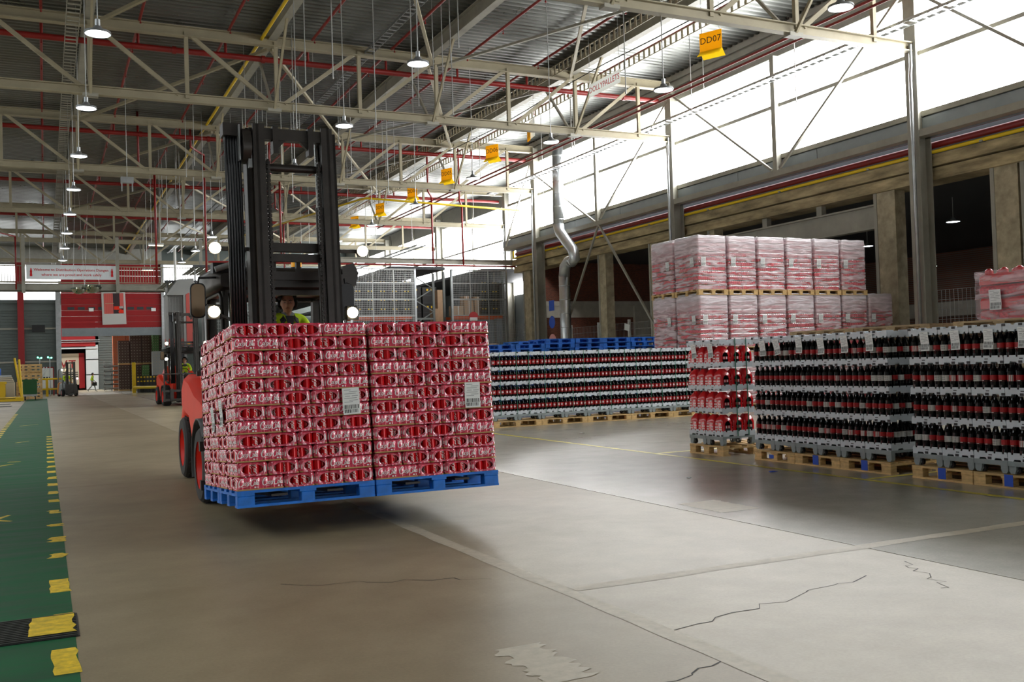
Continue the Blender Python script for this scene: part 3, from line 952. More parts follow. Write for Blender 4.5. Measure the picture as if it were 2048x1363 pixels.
def can_pack_mesh():
    b = MB()
    for side in (-1, 1):
        # long printed side, 6 cans
        N = 96
        rows = [(0, 0), (.012, 0), (.0125, .001), (.095, .001), (.108, .006), (PH_, .022)]
        v = []
        for z, ins in rows:
            for i in range(N+1):
                u = .398*i/N
                e = min(u, .398-u)
                corner = max(0, .03-e); cd = .03-math.sqrt(max(0, .0009-corner*corner))
                y = PW_/2-ins-(bump(u, 6) if z > .0122 else .003)-cd*.8
                v.append(((u-.199)*side*-1*-1 if side < 0 else -(u-.199), side*y, z))
        f, fk = [], []
        for r in range(len(rows)-1):
            for i in range(N):
                q = (r*(N+1)+i, r*(N+1)+i+1, (r+1)*(N+1)+i+1, (r+1)*(N+1)+i)
                (fk if r == 0 else f).append(q)
        b.add(v, f, 'film', True)
        b.add(v, fk, 'kraft', True)
        # wordmark twice, riding on the film
        for half in (0, 1):
            vv, ff = [], []
            for quad in SCRIPT:
                k = len(vv)
                for p in quad:
                    u = .014+half*.199+p.x*.164
                    z = .034+p.y*.168
                    y = PW_/2-.001-bump(u, 6)+.0024
                    x = (u-.199) if side < 0 else -(u-.199)
                    vv.append((x, side*y, z))
                ff.append((k, k+1, k+2, k+3))
            b.add(vv, ff, 'printw')
            u0 = .145+half*.199
            vv = []
            for (u, z) in ((u0, .018), (u0+.035, .018), (u0+.035, .029), (u0, .029)):
                x = (u-.199) if side < 0 else -(u-.199)
                vv.append((x, side*(PW_/2-.001-bump(u, 6)*.3+.001), z))
            b.add(vv, [(0, 1, 2, 3)], 'printw')
    for side in (-1, 1):
        # bull's-eye ends, 4 cans wide: film round an open oval
        K = 40
        v = []
        ex, ez = .094, .042
        def film_x(yy, zz):
            u = yy+.131
            e = min(u, .262-u)
            corner = max(0, .03-max(0, e)); cd = .03-math.sqrt(max(0, .0009-corner*corner))
            top = max(0, zz-.098)
            return PL_/2-bump(u, 4)*.8-cd*.7-top*.7
        rings = []
        for t in (0, .18, .5, 1.0):
            ring = []
            for i in range(K):
                a = 2*PI*i/K
                ca, sa = math.cos(a), math.sin(a)
                e = (ex*ca, .056+ez*sa)
                m_ = max(abs(ca)/.131, abs(sa)/(.0583))
                o = (ca/m_, .0583+sa/m_)
                yy = e[0]*(1-t)+o[0]*t; zz = e[1]*(1-t)+o[1]*t
                zz = min(max(zz, 0), PH_)
                x = film_x(yy, zz)
                if t == 0:
                    x -= .006
                ring.append((side*x, side*yy, zz))
            rings.append(ring)
        v = [p for r in rings for p in r]
        f = [(r*K+i, r*K+(i+1) % K, (r+1)*K+(i+1) % K, (r+1)*K+i) for r in range(3) for i in range(K)]
        b.add(v, [q[::-1] for q in f], 'film', True)
        rim = [(rings[0][i][0]+side*.0065, rings[0][i][1], rings[0][i][2]) for i in range(K)]
        rim2 = [(side*(film_x(rings[0][i][1]*side, rings[0][i][2])+.002), rings[1][i][1]*.35+rings[0][i][1]*.65, rings[1][i][2]*.35+rings[0][i][2]*.65) for i in range(K)]
        # white printed bottle shape and swoosh beside the opening
        for y0, s0 in ((-.108, 1.), (.112, .8)):
            vv = [(side*(film_x(side*(y0+p[0]*.1*s0), .03+p[1]*.12)+.0012) if False else side*(PL_/2-.001), y0+p[0]*.09*s0, .03+p[1]*.11*s0) for p in
                  [(-.07, 0), (.07, 0), (.065, .12), (.05, .2), (.065, .3), (.03, .43), (.028, .5), (-.028, .5), (-.03, .43), (-.065, .3), (-.05, .2), (-.065, .12)]]
            vv = [(side*(film_x(q[1]*side, q[2])+.0012), q[1], q[2]) for q in vv]
            b.add(vv, [tuple(range(12))], 'printw')
        # pale torn edge of the film opening, heavier low right
        vv = rim+rim2
        ff = [(i, (i+1) % K, K+(i+1) % K, K+i) for i in range(K) if i not in range(6, 14)]
        b.add(vv, [q[::-1] for q in ff], 'filmedge', True)
    # top: film over the can lids
    NX, NY = 24, 16
    v, f = [], []
    for j in range(NY+1):
        for i in range(NX+1):
            x = -.182+.364*i/NX; y = -.109+.218*j/NY
            r = math.hypot(((x+.198) % .066)-.033, ((y+.132) % .066)-.033)
            v.append((x, y, PH_-(.004 if r > .027 else 0)+.0005))
    for j in range(NY):
        for i in range(NX):
            k = j*(NX+1)+i
            f.append((k, k+1, k+NX+2, k+NX+1))
    b.add(v, f, 'film', True)
    b.add([(-.198, -.131, .001), (.198, -.131, .001), (.198, .131, .001), (-.198, .131, .001)], [(3, 2, 1, 0)], 'kraft')
    return b.mesh('shrink_film')
def can_mesh():
    b = MB()
    b.lathe([(.026, .002), (.0325, .012), (.0325, .098), (.026, .112), (.026, .115), (.0, .1135)], ['canlid', 'canred', 'canred', 'canlid', 'canlid'], 18)
    # white script running up the can and a white wave
    for a0, s in ((-PI/2, 1),):
        vv, ff = [], []
        for quad in SCRIPT:
            k = len(vv)
            for p in quad:
                z = .012+p.x*.085
                a = a0+(p.y-.18)*-3.6
                vv.append((.0332*math.cos(a), .0332*math.sin(a), z))
            ff.append((k, k+1, k+2, k+3))
        b.add(vv, ff, 'printw')
    return b.mesh('can')
M['filmedge'] = mat('pale_film_edge', srgb(226, 150, 168), .2, coat=.4)
ME_PACK, ME_CAN = can_pack_mesh(), can_mesh()
LOADM = Matrix.Translation((1.437, 8.394, .291)) @ Matrix.Rotation(-.068, 4, 'X')
PITCH = .1185

def eur_pallet(name, L, D, mt, label, cat='pallet', group=None, T=None):
    # L along local x (front), D along local y; front shows three blocks
    t = thing(name, label, cat, T, group)
    bm = MB().box(0, L, -.065, .065, 0, .021, mt).mesh('bottom_board')
    for y in (.065, D/2, D-.065):
        inst('bottom_board', bm, t, TR(0, y, 0))
    for i, x in enumerate((0, L/2-.0725, L-.145)):
        for y in (0, D/2-.05, D-.10):
            w = .145 if i != 1 else .12
            k = MB().cbox(0, w, 0, .1, .021, .099, mt, .006).mesh('block') if (i, y) in ((0, 0), (1, 0)) else None
            if k is not None:
                bl = k if i == 0 else bl
                mid = k if i == 1 else (mid if i else None)
            inst('block', (mid if i == 1 else bl), t, TR(x+(.0125 if i == 1 else 0), y, 0))
    sm = MB().box(0, .145, 0, D, .099, .120, mt).mesh('cross_board')
    for x in (0, L/2-.0725, L-.145):
        inst('cross_board', sm, t, TR(x, 0, 0))
    wt = .12
    dm = MB().box(0, L, 0, wt, .120, .142, mt).mesh('deck_board')
    nb = max(4, int(D/.19))
    for i in range(nb):
        inst('deck_board', dm, t, TR(0, (D-wt)*i/(nb-1), 0))
    return t
B0 = eur_pallet('blue_pallet', 1.2, .94, 'blue', 'blue wooden pallet under the near left can load on the forks', T=LOADM)
for (i, j, lb) in ((1, 0, 'blue wooden pallet under the near right can load on the forks'), (0, 1, 'blue wooden pallet behind, under the rear left can load on the forks'),
                   (1, 1, 'blue wooden pallet behind, under the rear right can load on the forks')):
    copy_tree(B0, LOADM @ TR(1.215*i, .96*j, 0), lb)

PACKS = 0
def put_pack(px, py, layer, rot, ends, label, group):
    # px, py: centre in load frame; rot 0 = long side to the front, 90 = end to the front
    global PACKS
    jx, jy, jr = random.uniform(-.004, .004), random.uniform(-.005, .005), random.uniform(-.012, .012)
    T = LOADM @ TR(px+jx, py+jy, .143+layer*PITCH, rot+jr)
    t = thing('can_pack', label, 'can pack', T, group)
    inst('shrink_film', ME_PACK, t)
    for e in ends:
        for dy in (-.085, -.033, .033, .085):
            inst('can', ME_CAN, t, TR(e*(.199-(.0425 if abs(dy) < .05 else .078)), dy, .0, (PI/2 if e > 0 else -PI/2)+random.choice((0, .5, -.6, .9, 2.2, -1.4))))
    PACKS += 1
LAY = 12
for L in range(LAY):
    typeA = ((LAY-1-L) % 2 == 0)            # top layer: three ends then a long side
    for pj in (0, 1):
        for pi_ in (0, 1):
            ox, oy = 1.215*pi_+.004, .96*pj+.004
            tr_ = []
            if typeA:
                for k in range(3):
                    tr_.append((.1325+.265*k, .2, 90, 'F%d' % k))
                tr_.append((.995, .1325, 0, 'F3'))
                tr_ += [(.2, .535, 0, 'L1'), (.2, .80, 0, 'L2'), (.995, .40, 0, 'R1'), (1.06, .73, 90, 'R2'), (.795, .535, 90, 'C1'), (.6, .73, 0, 'C2')]
            else:
                tr_.append((.2, .1325, 0, 'F0'))
                for k in range(3):
                    tr_.append((.53+.265*k, .2, 90, 'F%d' % (k+1)))
                tr_ += [(.2, .40, 0, 'L1'), (.135, .73, 90, 'L2'), (.995, .535, 0, 'R1'), (.995, .80, 0, 'R2'), (.45, .6, 90, 'C1'), (.72, .6, 90, 'C2')]
            for (x, y, rot, code) in tr_:
                show = (code[0] == 'F' and pj == 0) or (code[0] == 'L' and pi_ == 0) or (code == 'F0' and pi_ == 0) or \
                       (code[0] == 'R' and pi_ == 1) or (code == 'F3' and pi_ == 1)
                if not show:
                    continue
                r = 0
                ends = []
                if rot == 90:
                    r = PI/2
                    if pj == 0 and code[0] == 'F':
                        ends = [-1]
                else:
                    if pi_ == 0 and code in ('L1', 'L2', 'F0'):
                        ends = [-1]
                    if pi_ == 1 and code in ('R1', 'R2', 'F3'):
                        ends = ends+[1]
                side = ('near' if pj == 0 else 'rear')+(' left' if pi_ == 0 else ' right')
                lvl = '%s layer' % od(L)
                if code[0] == 'F' and pj == 0:
                    lb = 'red can pack, %s across, %s, %s pallet, %s' % (od(int(code[1])), lvl, side, 'open end out' if rot == 90 else 'script side out')
                elif code[0] in 'LF' and pi_ == 0:
                    lb = 'left flank red can pack, %s pallet, %s, %s from front' % (side, lvl, od({'F': 0, 'L': int(code[1])}[code[0]]))
                else:
                    lb = 'right flank red can pack, %s pallet, %s, %s from front' % (side, lvl, od({'F': 0, 'R': int(code[1])}[code[0]]))
                put_pack(ox+x, oy+y, L, r, ends, lb, 'red can packs on the forklift load')

# shipping labels with printed lines and bar codes
def label_mesh(w, h):
    b = MB()
    n = 6
    for i in range(n):
        y0, y1 = [.006*math.sin(t*2.4/n*2) for t in (i, i+1)]
        z0, z1 = h*i/n, h*(i+1)/n
        b.add([(-w/2, y0, z0), (w/2, y0, z0), (w/2, y1, z1), (-w/2, y1, z1), (-w/2, y0+.001, z0), (w/2, y0+.001, z0), (w/2, y1+.001, z1), (-w/2, y1+.001, z1)],
              [(0, 1, 2, 3), (7, 6, 5, 4)], 'paper')
    def yat(z):
        return .006*math.sin(z/h*4.8)-.0015
    rnd = random.Random(5)
    for (z0, z1) in ((.06*h, .19*h), (.21*h, .36*h)):
        x = -w*.42
        while x < w*.4:
            ww = rnd.choice((.003, .005, .008))*w/.15
            b.add([(x, yat(z0), z0), (x+ww, yat(z0), z0), (x+ww, yat(z1), z1), (x, yat(z1), z1)], [(0, 1, 2, 3)], 'ink')
            x += ww+rnd.choice((.004, .006, .007))*w/.15
    for z, a, c in ((.46, -.4, .1), (.52, -.1, .4), (.6, -.4, .35), (.68, -.35, -.05), (.68, .05, .42), (.77, -.38, .3), (.84, -.1, .4), (.91, -.4, .0)):
        b.add([(a*w, yat(z*h), z*h), (c*w, yat(z*h), z*h), (c*w, yat(z*h+.012*h), z*h+.02*h), (a*w, yat(z*h+.012*h), z*h+.02*h)], [(0, 1, 2, 3)], 'inkgrey')
    return b.mesh('shipping_label')
ME_LAB = label_mesh(.155, .235)
ME_TAG = label_mesh(.115, .21)
def put_label(T, lb, me=None, group=None):
    return tag(inst('shipping_label', me or ME_LAB, None, T), lb, 'label', group)
put_label(LOADM @ Matrix.Translation((1.02, -.016, .74)) @ Matrix.Rotation(-.04, 4, 'Y'), 'white barcode label stuck on the front of near left can load')
put_label(LOADM @ Matrix.Translation((2.19, -.016, .745)), 'white barcode label stuck on the front of near right can load')
put_label(LOADM @ TR(-.014, 1.10, .66, -PI/2), 'narrow white label on left flank of rear can load')
put_label(LOADM @ TR(-.014, .62, .70, -PI/2), 'narrow white label on left flank of near can load')

# ================================================================== CRATE STACKS
Z_DOL, Z_TIER, TIER = .145, .285, .332
def tray_mesh(W_, D_, nb):
    # plastic bottle tray: crenellated front and back, lower tabs; front along x
    b = MB()
    def outline(w, n):
        pt = [(-w/2, 0)]
        # lower edge with dark recess tabs
        for c in (-w*.28+.02, w*.28-.02):
            pt += [(c-.045, 0), (c-.034, .022), (c+.034, .022), (c+.045, 0)]
        pt += [(w/2, 0), (w/2, .062), (w/2-.012, .085)]
        xs = [w/2-w*(i+.5)/n for i in range(n)]
        for x in xs:
            pt += [(x+.014, .085), (x+.010, .066), (x-.010, .066), (x-.014, .085)]
        pt += [(-w/2+.012, .085), (-w/2, .062)]
        return pt
    o = outline(W_-.004, nb)
    b.prism(o, -D_/2+.002, -D_/2+.012, 'tray')
    b.prism(o, D_/2-.012, D_/2-.002, 'tray')
    ob = outline(D_-.03, max(3, int(nb*D_/W_)))
    b.prism([(p[0], p[1]) for p in ob], -W_/2+.002, -W_/2+.012, 'tray', 'x')
    b.prism([(p[0], p[1]) for p in ob], W_/2-.012, W_/2-.002, 'tray', 'x')
    b.box(-W_/2+.01, W_/2-.01, -D_/2+.01, D_/2-.01, .018, .03, 'tray')
    for c in (-W_*.02, W_*.46):
        b.box(c-.022, c+.022, -D_/2-.0005, -D_/2+.003, .004, .03, 'plate')
    b.box(-.02, .02, -D_/2-.0005, -D_/2+.003, .045, .055, 'plate')
    return b.mesh('bottle_tray')
def dolly_parts(W_, D_):
    f = MB()
    f.box(-W_/2, W_/2, -D_/2, D_/2, .105, .135, 'dolly')
    f.box(-W_/2, W_/2, -D_/2, -D_/2+.02, .085, .106, 'dolly')
    lg = MB().prism([(-.05, .105), (-.05, .03), (-.03, .005), (.012, .005), (.03, .05), (.035, .105)], -.03, .03, 'dolly').mesh('caster_bracket')
    wh = MB().cyl((0, -.016, 0), (0, .016, 0), .038, 'blackp', 12).cyl((0, -.02, 0), (0, .02, 0), .014, 'galv', 8).mesh('wheel')
    return f.mesh('deck'), lg, wh
def make_dolly(W_, D_, label, group):
    t = thing('dolly', label, 'dolly', None, group)
    a, lg, wh = dolly_parts(W_, D_)
    inst('deck', a, t)
    for sx in (-1, 1):
        for sy in (-1, 1):
            T = TR(sx*(W_/2-.055), sy*(D_/2-.04), 0, 0 if sx < 0 else PI)
            inst('caster_bracket', lg, t, T)
            inst('wheel', wh, t, TR(sx*(W_/2-.075), sy*(D_/2-.055), .040))
    return t
def bottle_prof():
    return [(.0, .0), (.036, .0), (.041, .01), (.043, .05), (.040, .085), (.0425, .12), (.0425, .185), (.038, .225), (.022, .262), (.0145, .285), (.0145, .296)]
def bottle_meshes(kind):
    body = MB().lathe(bottle_prof(), 'cola', 14).mesh('bottle_body')
    lb = MB().lathe([(.0425, .121), (.0434, .122), (.0434, .184), (.0425, .185)], 'labelred' if kind != 'wht' else 'labelwht', 14)
    if kind == 'zero':
        lb.lathe([(.0437, .123), (.0437, .133)], 'labelblk', 14)
        lb.add([(-.015, -.0428, .125), (.012, -.0432, .125), (.012, -.0432, .131), (-.015, -.0428, .131)], [(0, 1, 2, 3)], 'labelwht')
    elif kind == 'half':
        lb.add([(.0436*math.cos(a), .0436*math.sin(a), z) for z in (.122, .184) for a in (-1.5, -1.1, -.7, -.3)], [(i, i+1, i+5, i+4) for i in range(3)], 'labelwht')
    elif kind == 'wht':
        for i in range(5):
            z = .13+i*.011
            lb.add([(.0436*math.cos(a), .0436*math.sin(a), zz) for zz in (z, z+.004) for a in (-2.2, -1.8, -1.4, -1.0)], [(j, j+1, j+5, j+4) for j in range(3)], 'labelblk')
    elif kind == 'classic':
        lb.add([(.0436*math.cos(a), .0436*math.sin(a), zz) for zz in (.135, .165) for a in (-2.0, -1.75, -1.5, -1.3)], [(j, j+1, j+5, j+4) for j in range(1, 3)], 'printw')
    cp = MB().cyl((0, 0, .284), (0, 0, .306), .0165, 'cap', 12).mesh('cap')
    return body, lb.mesh('label'), cp
def one_mesh(parts, name):
    b = bpy.data.meshes.new(name)
    v, f, mi, sm, mats = [], [], [], [], []
    for me in parts:
        o = len(v)
        v += [tuple(x.co) for x in me.vertices]
        mm = []
        for m in me.materials:
            if m not in mats:
                mats.append(m)
            mm.append(mats.index(m))
        for p in me.polygons:
            f.append(tuple(i+o for i in p.vertices)); mi.append(mm[p.material_index]); sm.append(p.use_smooth)
    b.from_pydata(v, [], f)
    for m in mats:
        b.materials.append(m)
    b.polygons.foreach_set('material_index', mi); b.polygons.foreach_set('use_smooth', sm); b.update()
    return b
BM = {k: bottle_meshes(k) for k in ('zero', 'half', 'wht', 'classic')}
BODY, CAP = BM['zero'][0], BM['zero'][2]
_bl = MB().lathe([(.0415, .100), (.0437, .102), (.0437, .196), (.041, .200)], 'labelred', 14)
for a0, a1, z0, z1 in ((-2.1, -1.8, .13, .17), (-1.75, -1.6, .125, .18), (-1.5, -1.2, .135, .165)):
    _bl.add([(.0442*math.cos(a), .0442*math.sin(a), z) for z in (z0, z1) for a in (a0, (a0+a1)/2, a1)], [(0, 1, 4, 3), (1, 2, 5, 4)], 'printw')
ME_SIMPLE = one_mesh((BODY, _bl.mesh('label'), CAP), 'cola_bottle')
ME_INNER = one_mesh((BODY, CAP), 'bottle')

TRAY_A = tray_mesh(.4, .6, 4)
TRAY_M = tray_mesh(.6, .4, 6)
def stack_rot(face):       # local frame: front at -y, width along x
    return 0 if face == '-Y' else -PI/2       # '-X': local -y -> world -X
_placed = set()
def trays(cx, cy, face, me, nm, dol, zbase, tiers, group, cover=True):
    """dolly and tiers+1 trays of one column; returns frame"""
    T = TR(cx, cy, zbase, stack_rot(face))
    if dol.name not in _placed:
        _placed.add(dol.name)
        dol.matrix_basis = T; dol['label'] = 'grey wheeled dolly under %s' % nm
    else:
        copy_tree(dol, T, 'grey wheeled dolly under %s' % nm)
    for k in range(tiers+(1 if cover else 0)):
        z = Z_TIER-.15+k*TIER+(0 if k < tiers else -.005)
        flip = (k == tiers)
        o = inst('bottle_tray', me, None, T @ TR(0, 0, z) if not flip else T @ TR(0, 0, z+.085, PI) @ Matrix.Rotation(PI, 4, 'Y') @ TR(0, 0, 0, PI))
        tag(o, 'grey tray, %s, of %s' % (('%s up' % od(k)) if not flip else 'topmost', nm), 'tray', group)
    return T
DOL_A = make_dolly(.398, .598, 'd', 'grey dollies under the bottle crates')
DOL_M = make_dolly(.598, .398, 'd', 'grey dollies under the bottle crates')
# --- right-hand groups A and B (fronts face -X, width along Y)
def bottle_thing(T, kind, label, group, name='sugar_free_bottle'):
    t = thing(name, label, 'bottle', T, group)
    bd, lb, cp = BM[kind]
    inst('bottle_body', BODY, t); inst('label', lb, t); inst('cap', CAP, t)
    return t
XF = 8.85
inner_pts = []
def column_A(idx, y0, nm, bank, side_end=None):
    yc = y0-.2
    T = trays(XF+.30, yc, '-X', TRAY_A, nm, DOL_A, .144, 4, 'grey trays of the right hand crate banks')
    rnd = random.Random(100+idx)
    for k in range(4):
        for i in range(4):
            kind = rnd.choices(('zero', 'half', 'wht'), (.64, .18, .18))[0]
            Tb = T @ TR(-.15+.1*i, -.25, Z_TIER-.15+.03+k*TIER, rnd.uniform(-.3, .3))
            bottle_thing(Tb, kind, 'dark bottle, %s of four, %s tier, %s' % (od(i), od(k), nm), 'sugar free bottles in the right hand crates')
    ends = []
    if side_end is not None:
        for k in range(4):
            for j in range(1, 6):
                Tb = T @ TR(side_end*.15, -.25+.1*j, Z_TIER-.12+k*TIER, rnd.uniform(-2, 2))
                bottle_thing(Tb, rnd.choice(('zero', 'wht')), 'end face dark bottle, %s, %s back, %s tier' % (nm, od(j), od(k)), 'sugar free bottles on the crate bank ends')
    for k in range(4):
        for j in range(5):
            for i in range(4):
                if side_end is not None and abs(i-(1.5+1.5*side_end)) < .1:
                    continue
                if j == 0 or j == 4:
                    inner_pts.append(T @ Vector((-.15+.1*i, -.15+.1*j, Z_TIER-.12+k*TIER)))
ya = 10.745
for i in range(6):
    column_A(i, ya-i*.402, '%s crate column of far right bank' % od(i), 'A', 1 if i == 5 else None)
yb = 8.02
for i in range(5):
    column_A(10+i, yb-i*.402, '%s crate column of near right bank' % od(i), 'B', None)
P_A = eur_pallet('euro_pallet', .8, 1.2, 'wood', 'wooden pallet, far right bank, farthest of three', T=TR(XF-.01, 10.75, 0, -PI/2), group='wooden pallets under the crate banks')
for i, (y, lb) in enumerate(((9.945, 'wooden pallet, far right bank, middle of three'), (9.14, 'wooden pallet, far right bank, closest of three'),
                         (8.03, 'wooden pallet, near right bank, farthest one with blue tape'), (7.22, 'wooden pallet, near right bank, second one'), (6.41, 'wooden pallet, near right bank, at picture edge'))):
    copy_tree(P_A, TR(XF-.01, y, 0, -PI/2), lb)
for i, (y, w_) in enumerate(((10.40, .09), (9.56, .1), (8.74, .1), (7.62, .1), (6.80, .1))):
    tape = MB().box(-.004, .0, -w_/2, w_/2, .022 if i != 0 else .04, .142 if i != 0 else .09, 'signblue')
    tag(tape.build('blue_tape', None, TR(XF-.012, y, 0)), 'blue tape band on the %s wooden pallet of the right hand banks' % od(i), 'tape', 'blue tape bands on pallets')
# second row of trays behind (carries the flat pallets on top)
for bank, y0, n_ in (('far', ya, 6), ('near', yb, 5)):
    for i in range(n_):
        trays(XF+.905, y0-.2-i*.402, '-X', TRAY_A, '%s rear crate column behind the %s right bank' % (od(i), bank), DOL_A, .144, 4, 'grey trays behind the right hand banks', False)
        Tq = TR(XF+.905, y0-.2-i*.402, .144, -PI/2)
        for k in range(4):
            for q in ((-.15, -.25), (.15, -.25), (-.15, .25), (.15, .25)):
                inner_pts.append(Tq @ Vector((q[0], q[1], Z_TIER-.12+k*TIER)))
# hanging tags
for i in range(6):
    put_label(Matrix.Translation((XF-.008, ya-.14-i*.402-(.10 if i == 0 else 0), 1.425+.012*(i % 3))) @ Matrix.Rotation(-PI/2, 4, 'Z') @ Matrix.Rotation((-.05, -.2, .02, -.04, -.03, -.03)[i], 4, 'Y'),
              'white paper tag hung on the %s column of far right bank' % od(i), ME_TAG, 'paper tags on the crate banks')
for i in range(4):
    put_label(Matrix.Translation((XF-.008, yb-.235-i*.402, 1.43)) @ Matrix.Rotation(-PI/2, 4, 'Z') @ Matrix.Rotation((-.04, -.03, .05, .03)[i], 4, 'Y'),
              'white paper tag hung on the %s column of near right bank' % od(i), ME_TAG, 'paper tags on the crate banks')

# --- red pack pallet (front -X with two columns, end face towards -Y)
def multipack_mesh():
    b = MB()
    w = .094
    secs = [(0, w), (.02, w), (.17, w), (.22, .082), (.265, .05), (.285, .035)]
    rings = []
    for z, r in secs:
        c = .03 if r > .06 else .015
        ring = []
        for sx, sy in ((1, -1), (1, 1), (-1, 1), (-1, -1)):
            base = math.atan2(sy, sx)
            for da in (-.6, 0, .6):
                a = base+da
                ring.append((sx*(r-c)+c*math.cos(a), sy*(r-c)+c*math.sin(a)*1.0, z))
        rings.append(ring)
    b.loft(rings, 'redfilm')
    # white print on the two-lobed front (-y)
    for x0 in (-.045, .045):
        for (z0, z1, h) in ((.06, .085, .03), (.095, .12, .032), (.14, .165, .022)):
            for k in range(3):
                xa = x0-h+k*h*.7
                b.add([(xa, -w-.001, z0), (xa+h*.5, -w-.001, z0+.004), (xa+h*.5, -w-.001, z1), (xa, -w-.001, z1-.004)], [(0, 1, 2, 3)], 'printw')
    return b.mesh('film_sleeve')
ME_MP = multipack_mesh()
XR, YR = 8.77, 12.15
PR = copy_tree(P_A, TR(XR, YR, 0, -PI/2), 'wooden pallet under the red bottle pack stack')
op = MB()
K = 14
ring = [(.055*math.cos(2*PI*i/K), .11+.085*math.sin(2*PI*i/K)) for i in range(K)]
op.add([(p[0], 0, p[1]) for p in ring], [tuple(range(K))], 'cola')
op.add([(p[0], -.001, p[1]) for p in ((-.052, .09), (.052, .09), (.052, .13), (-.052, .13))], [(0, 1, 2, 3)], 'labelred')
op.add([(p[0], -.0015, p[1]) for p in ((-.03, .092), (-.018, .092), (-.018, .128), (-.03, .128))], [(0, 1, 2, 3)], 'printw')
op.add([(p[0], -.0015, p[1]) for p in ((.012, .092), (.028, .092), (.028, .128), (.012, .128))], [(0, 1, 2, 3)], 'printw')
ME_OPEN = op.mesh('pack_opening')
for i in range(2):
    nm = '%s column of red pack stack' % ('far' if i == 0 else 'near')
    T = trays(XR+.30, YR-.2-i*.402, '-X', TRAY_A, nm, DOL_A, .144, 4, 'grey trays of the red pack stack')
    for k in range(4):
        for c in (-1, 1):
            for d in (-1, 0, 1):
                if d != -1 and not (i == 1 and c == 1):
                    continue
                t = thing('bottle_multipack', 'red filmed bottle pack, %s tier, %s, %s' % (od(k), nm, ('front left', 'front right')[c > 0] if d == -1 else ('end face middle', 'end face rear')[d]),
                          'bottle pack', T @ TR(.1*c, .2*d, Z_TIER-.12+k*TIER), 'red bottle packs in the crate stack')
                inst('film_sleeve', ME_MP, t)
                if i == 1 and c == 1:
                    inst('pack_opening', ME_OPEN, t, TR(.0955, 0, 0, PI/2))
for i in range(2):
    put_label(Matrix.Translation((XR-.008, YR-.19-i*.402, 1.42)) @ Matrix.Rotation(-PI/2, 4, 'Z') @ Matrix.Rotation(-.06, 4, 'Y'),
              'white paper tag hung on the %s column of red pack stack' % ('far', 'near')[i], ME_TAG, 'paper tags on the crate banks')
for k, xx in enumerate((.27, .47)):
    tag(MB().box(-.008, .008, -.003, 0, .28, 1.70, 'strap').build('green_strap', None, TR(XR+xx, YR-.8-.008, 0)), 'green strap down the end of red pack stack, %s from the corner' % od(k), 'strap')

# --- middle row, fronts face -Y
XM0, YM = 8.99, 19.75
NM = 10
for i in range(NM):
    nm = '%s crate column of middle row' % od(i)
    T = trays(XM0+.3+i*.602, YM+.2, '-Y', TRAY_M, nm, DOL_M, .144, 4, 'grey trays of the middle crate row')
    if i < 9:
        for k in range(4):
            for j in range(6):
                o = inst('cola_bottle', ME_SIMPLE, None, T @ TR(-.25+.1*j, -.15, Z_TIER-.12+k*TIER, random.uniform(-.5, .5)))
                tag(o, 'red labelled bottle, %s of six, %s tier, %s' % (od(j), od(k), nm), 'bottle', 'red labelled bottles of the middle row')
    for k in range(4):
        for j in range(6):
            for dy in (-.05, .05, .15):
                inner_pts.append(T @ Vector((-.25+.1*j, dy, Z_TIER-.12+k*TIER)))
P_M = eur_pallet('euro_pallet', 1.2, .8, 'wood', 'wooden pallet under the middle crate row, first from the can load', T=TR(XM0-.005, YM-.005, 0), group='wooden pallets under the middle row')
for i in range(1, 5):
    copy_tree(P_M, TR(XM0-.005+i*1.205, YM-.005, 0), 'wooden pallet under the middle crate row, %s from the can load' % od(i))
for i in range(15):
    tag(MB().box(-.006, .006, -.003, 0, .28, 1.70, 'strap').build('green_strap', None, TR(XM0+.18+i*.36+.05*(i % 2), YM-.01, 0)), 'green strap on the middle crate row, %s from the can load' % od(i), 'strap', 'green straps on the middle row')
# hidden bottles that carry the trays, one merged mass
b = MB()
pr = [(.04, 0), (.04, .2), (.016, .28), (.016, .300)]
for p in inner_pts:
    b.lathe(pr, 'cola', 6, Matrix.Translation(p))
o = b.build('inner_bottles')
o['kind'] = 'stuff'
o['label'] = 'dark bottles standing inside the trays behind the front rows'; o['category'] = 'bottles'
# --- flat wooden pallets lying on the right banks, and the wrapped bottle block on them
ZT = .144+Z_TIER-.15+4*TIER+.005
Q = eur_pallet('euro_pallet', 1.2, .8, 'woodold', 'weathered pallet lying on top of far right bank, farther one', T=TR(9.5, 10.70, ZT, -PI/2), group='pallets lying on the crate banks')
copy_tree(Q, TR(9.5, 9.48, ZT, -PI/2), 'weathered pallet lying on top of far right bank, closer one')
copy_tree(Q, TR(9.5, 7.95, ZT, -PI/2), 'weathered pallet lying on top of near right bank under wrapped bottles')
copy_tree(Q, TR(9.5, 6.73, ZT, -PI/2), 'weathered pallet lying on top of near right bank at the edge')
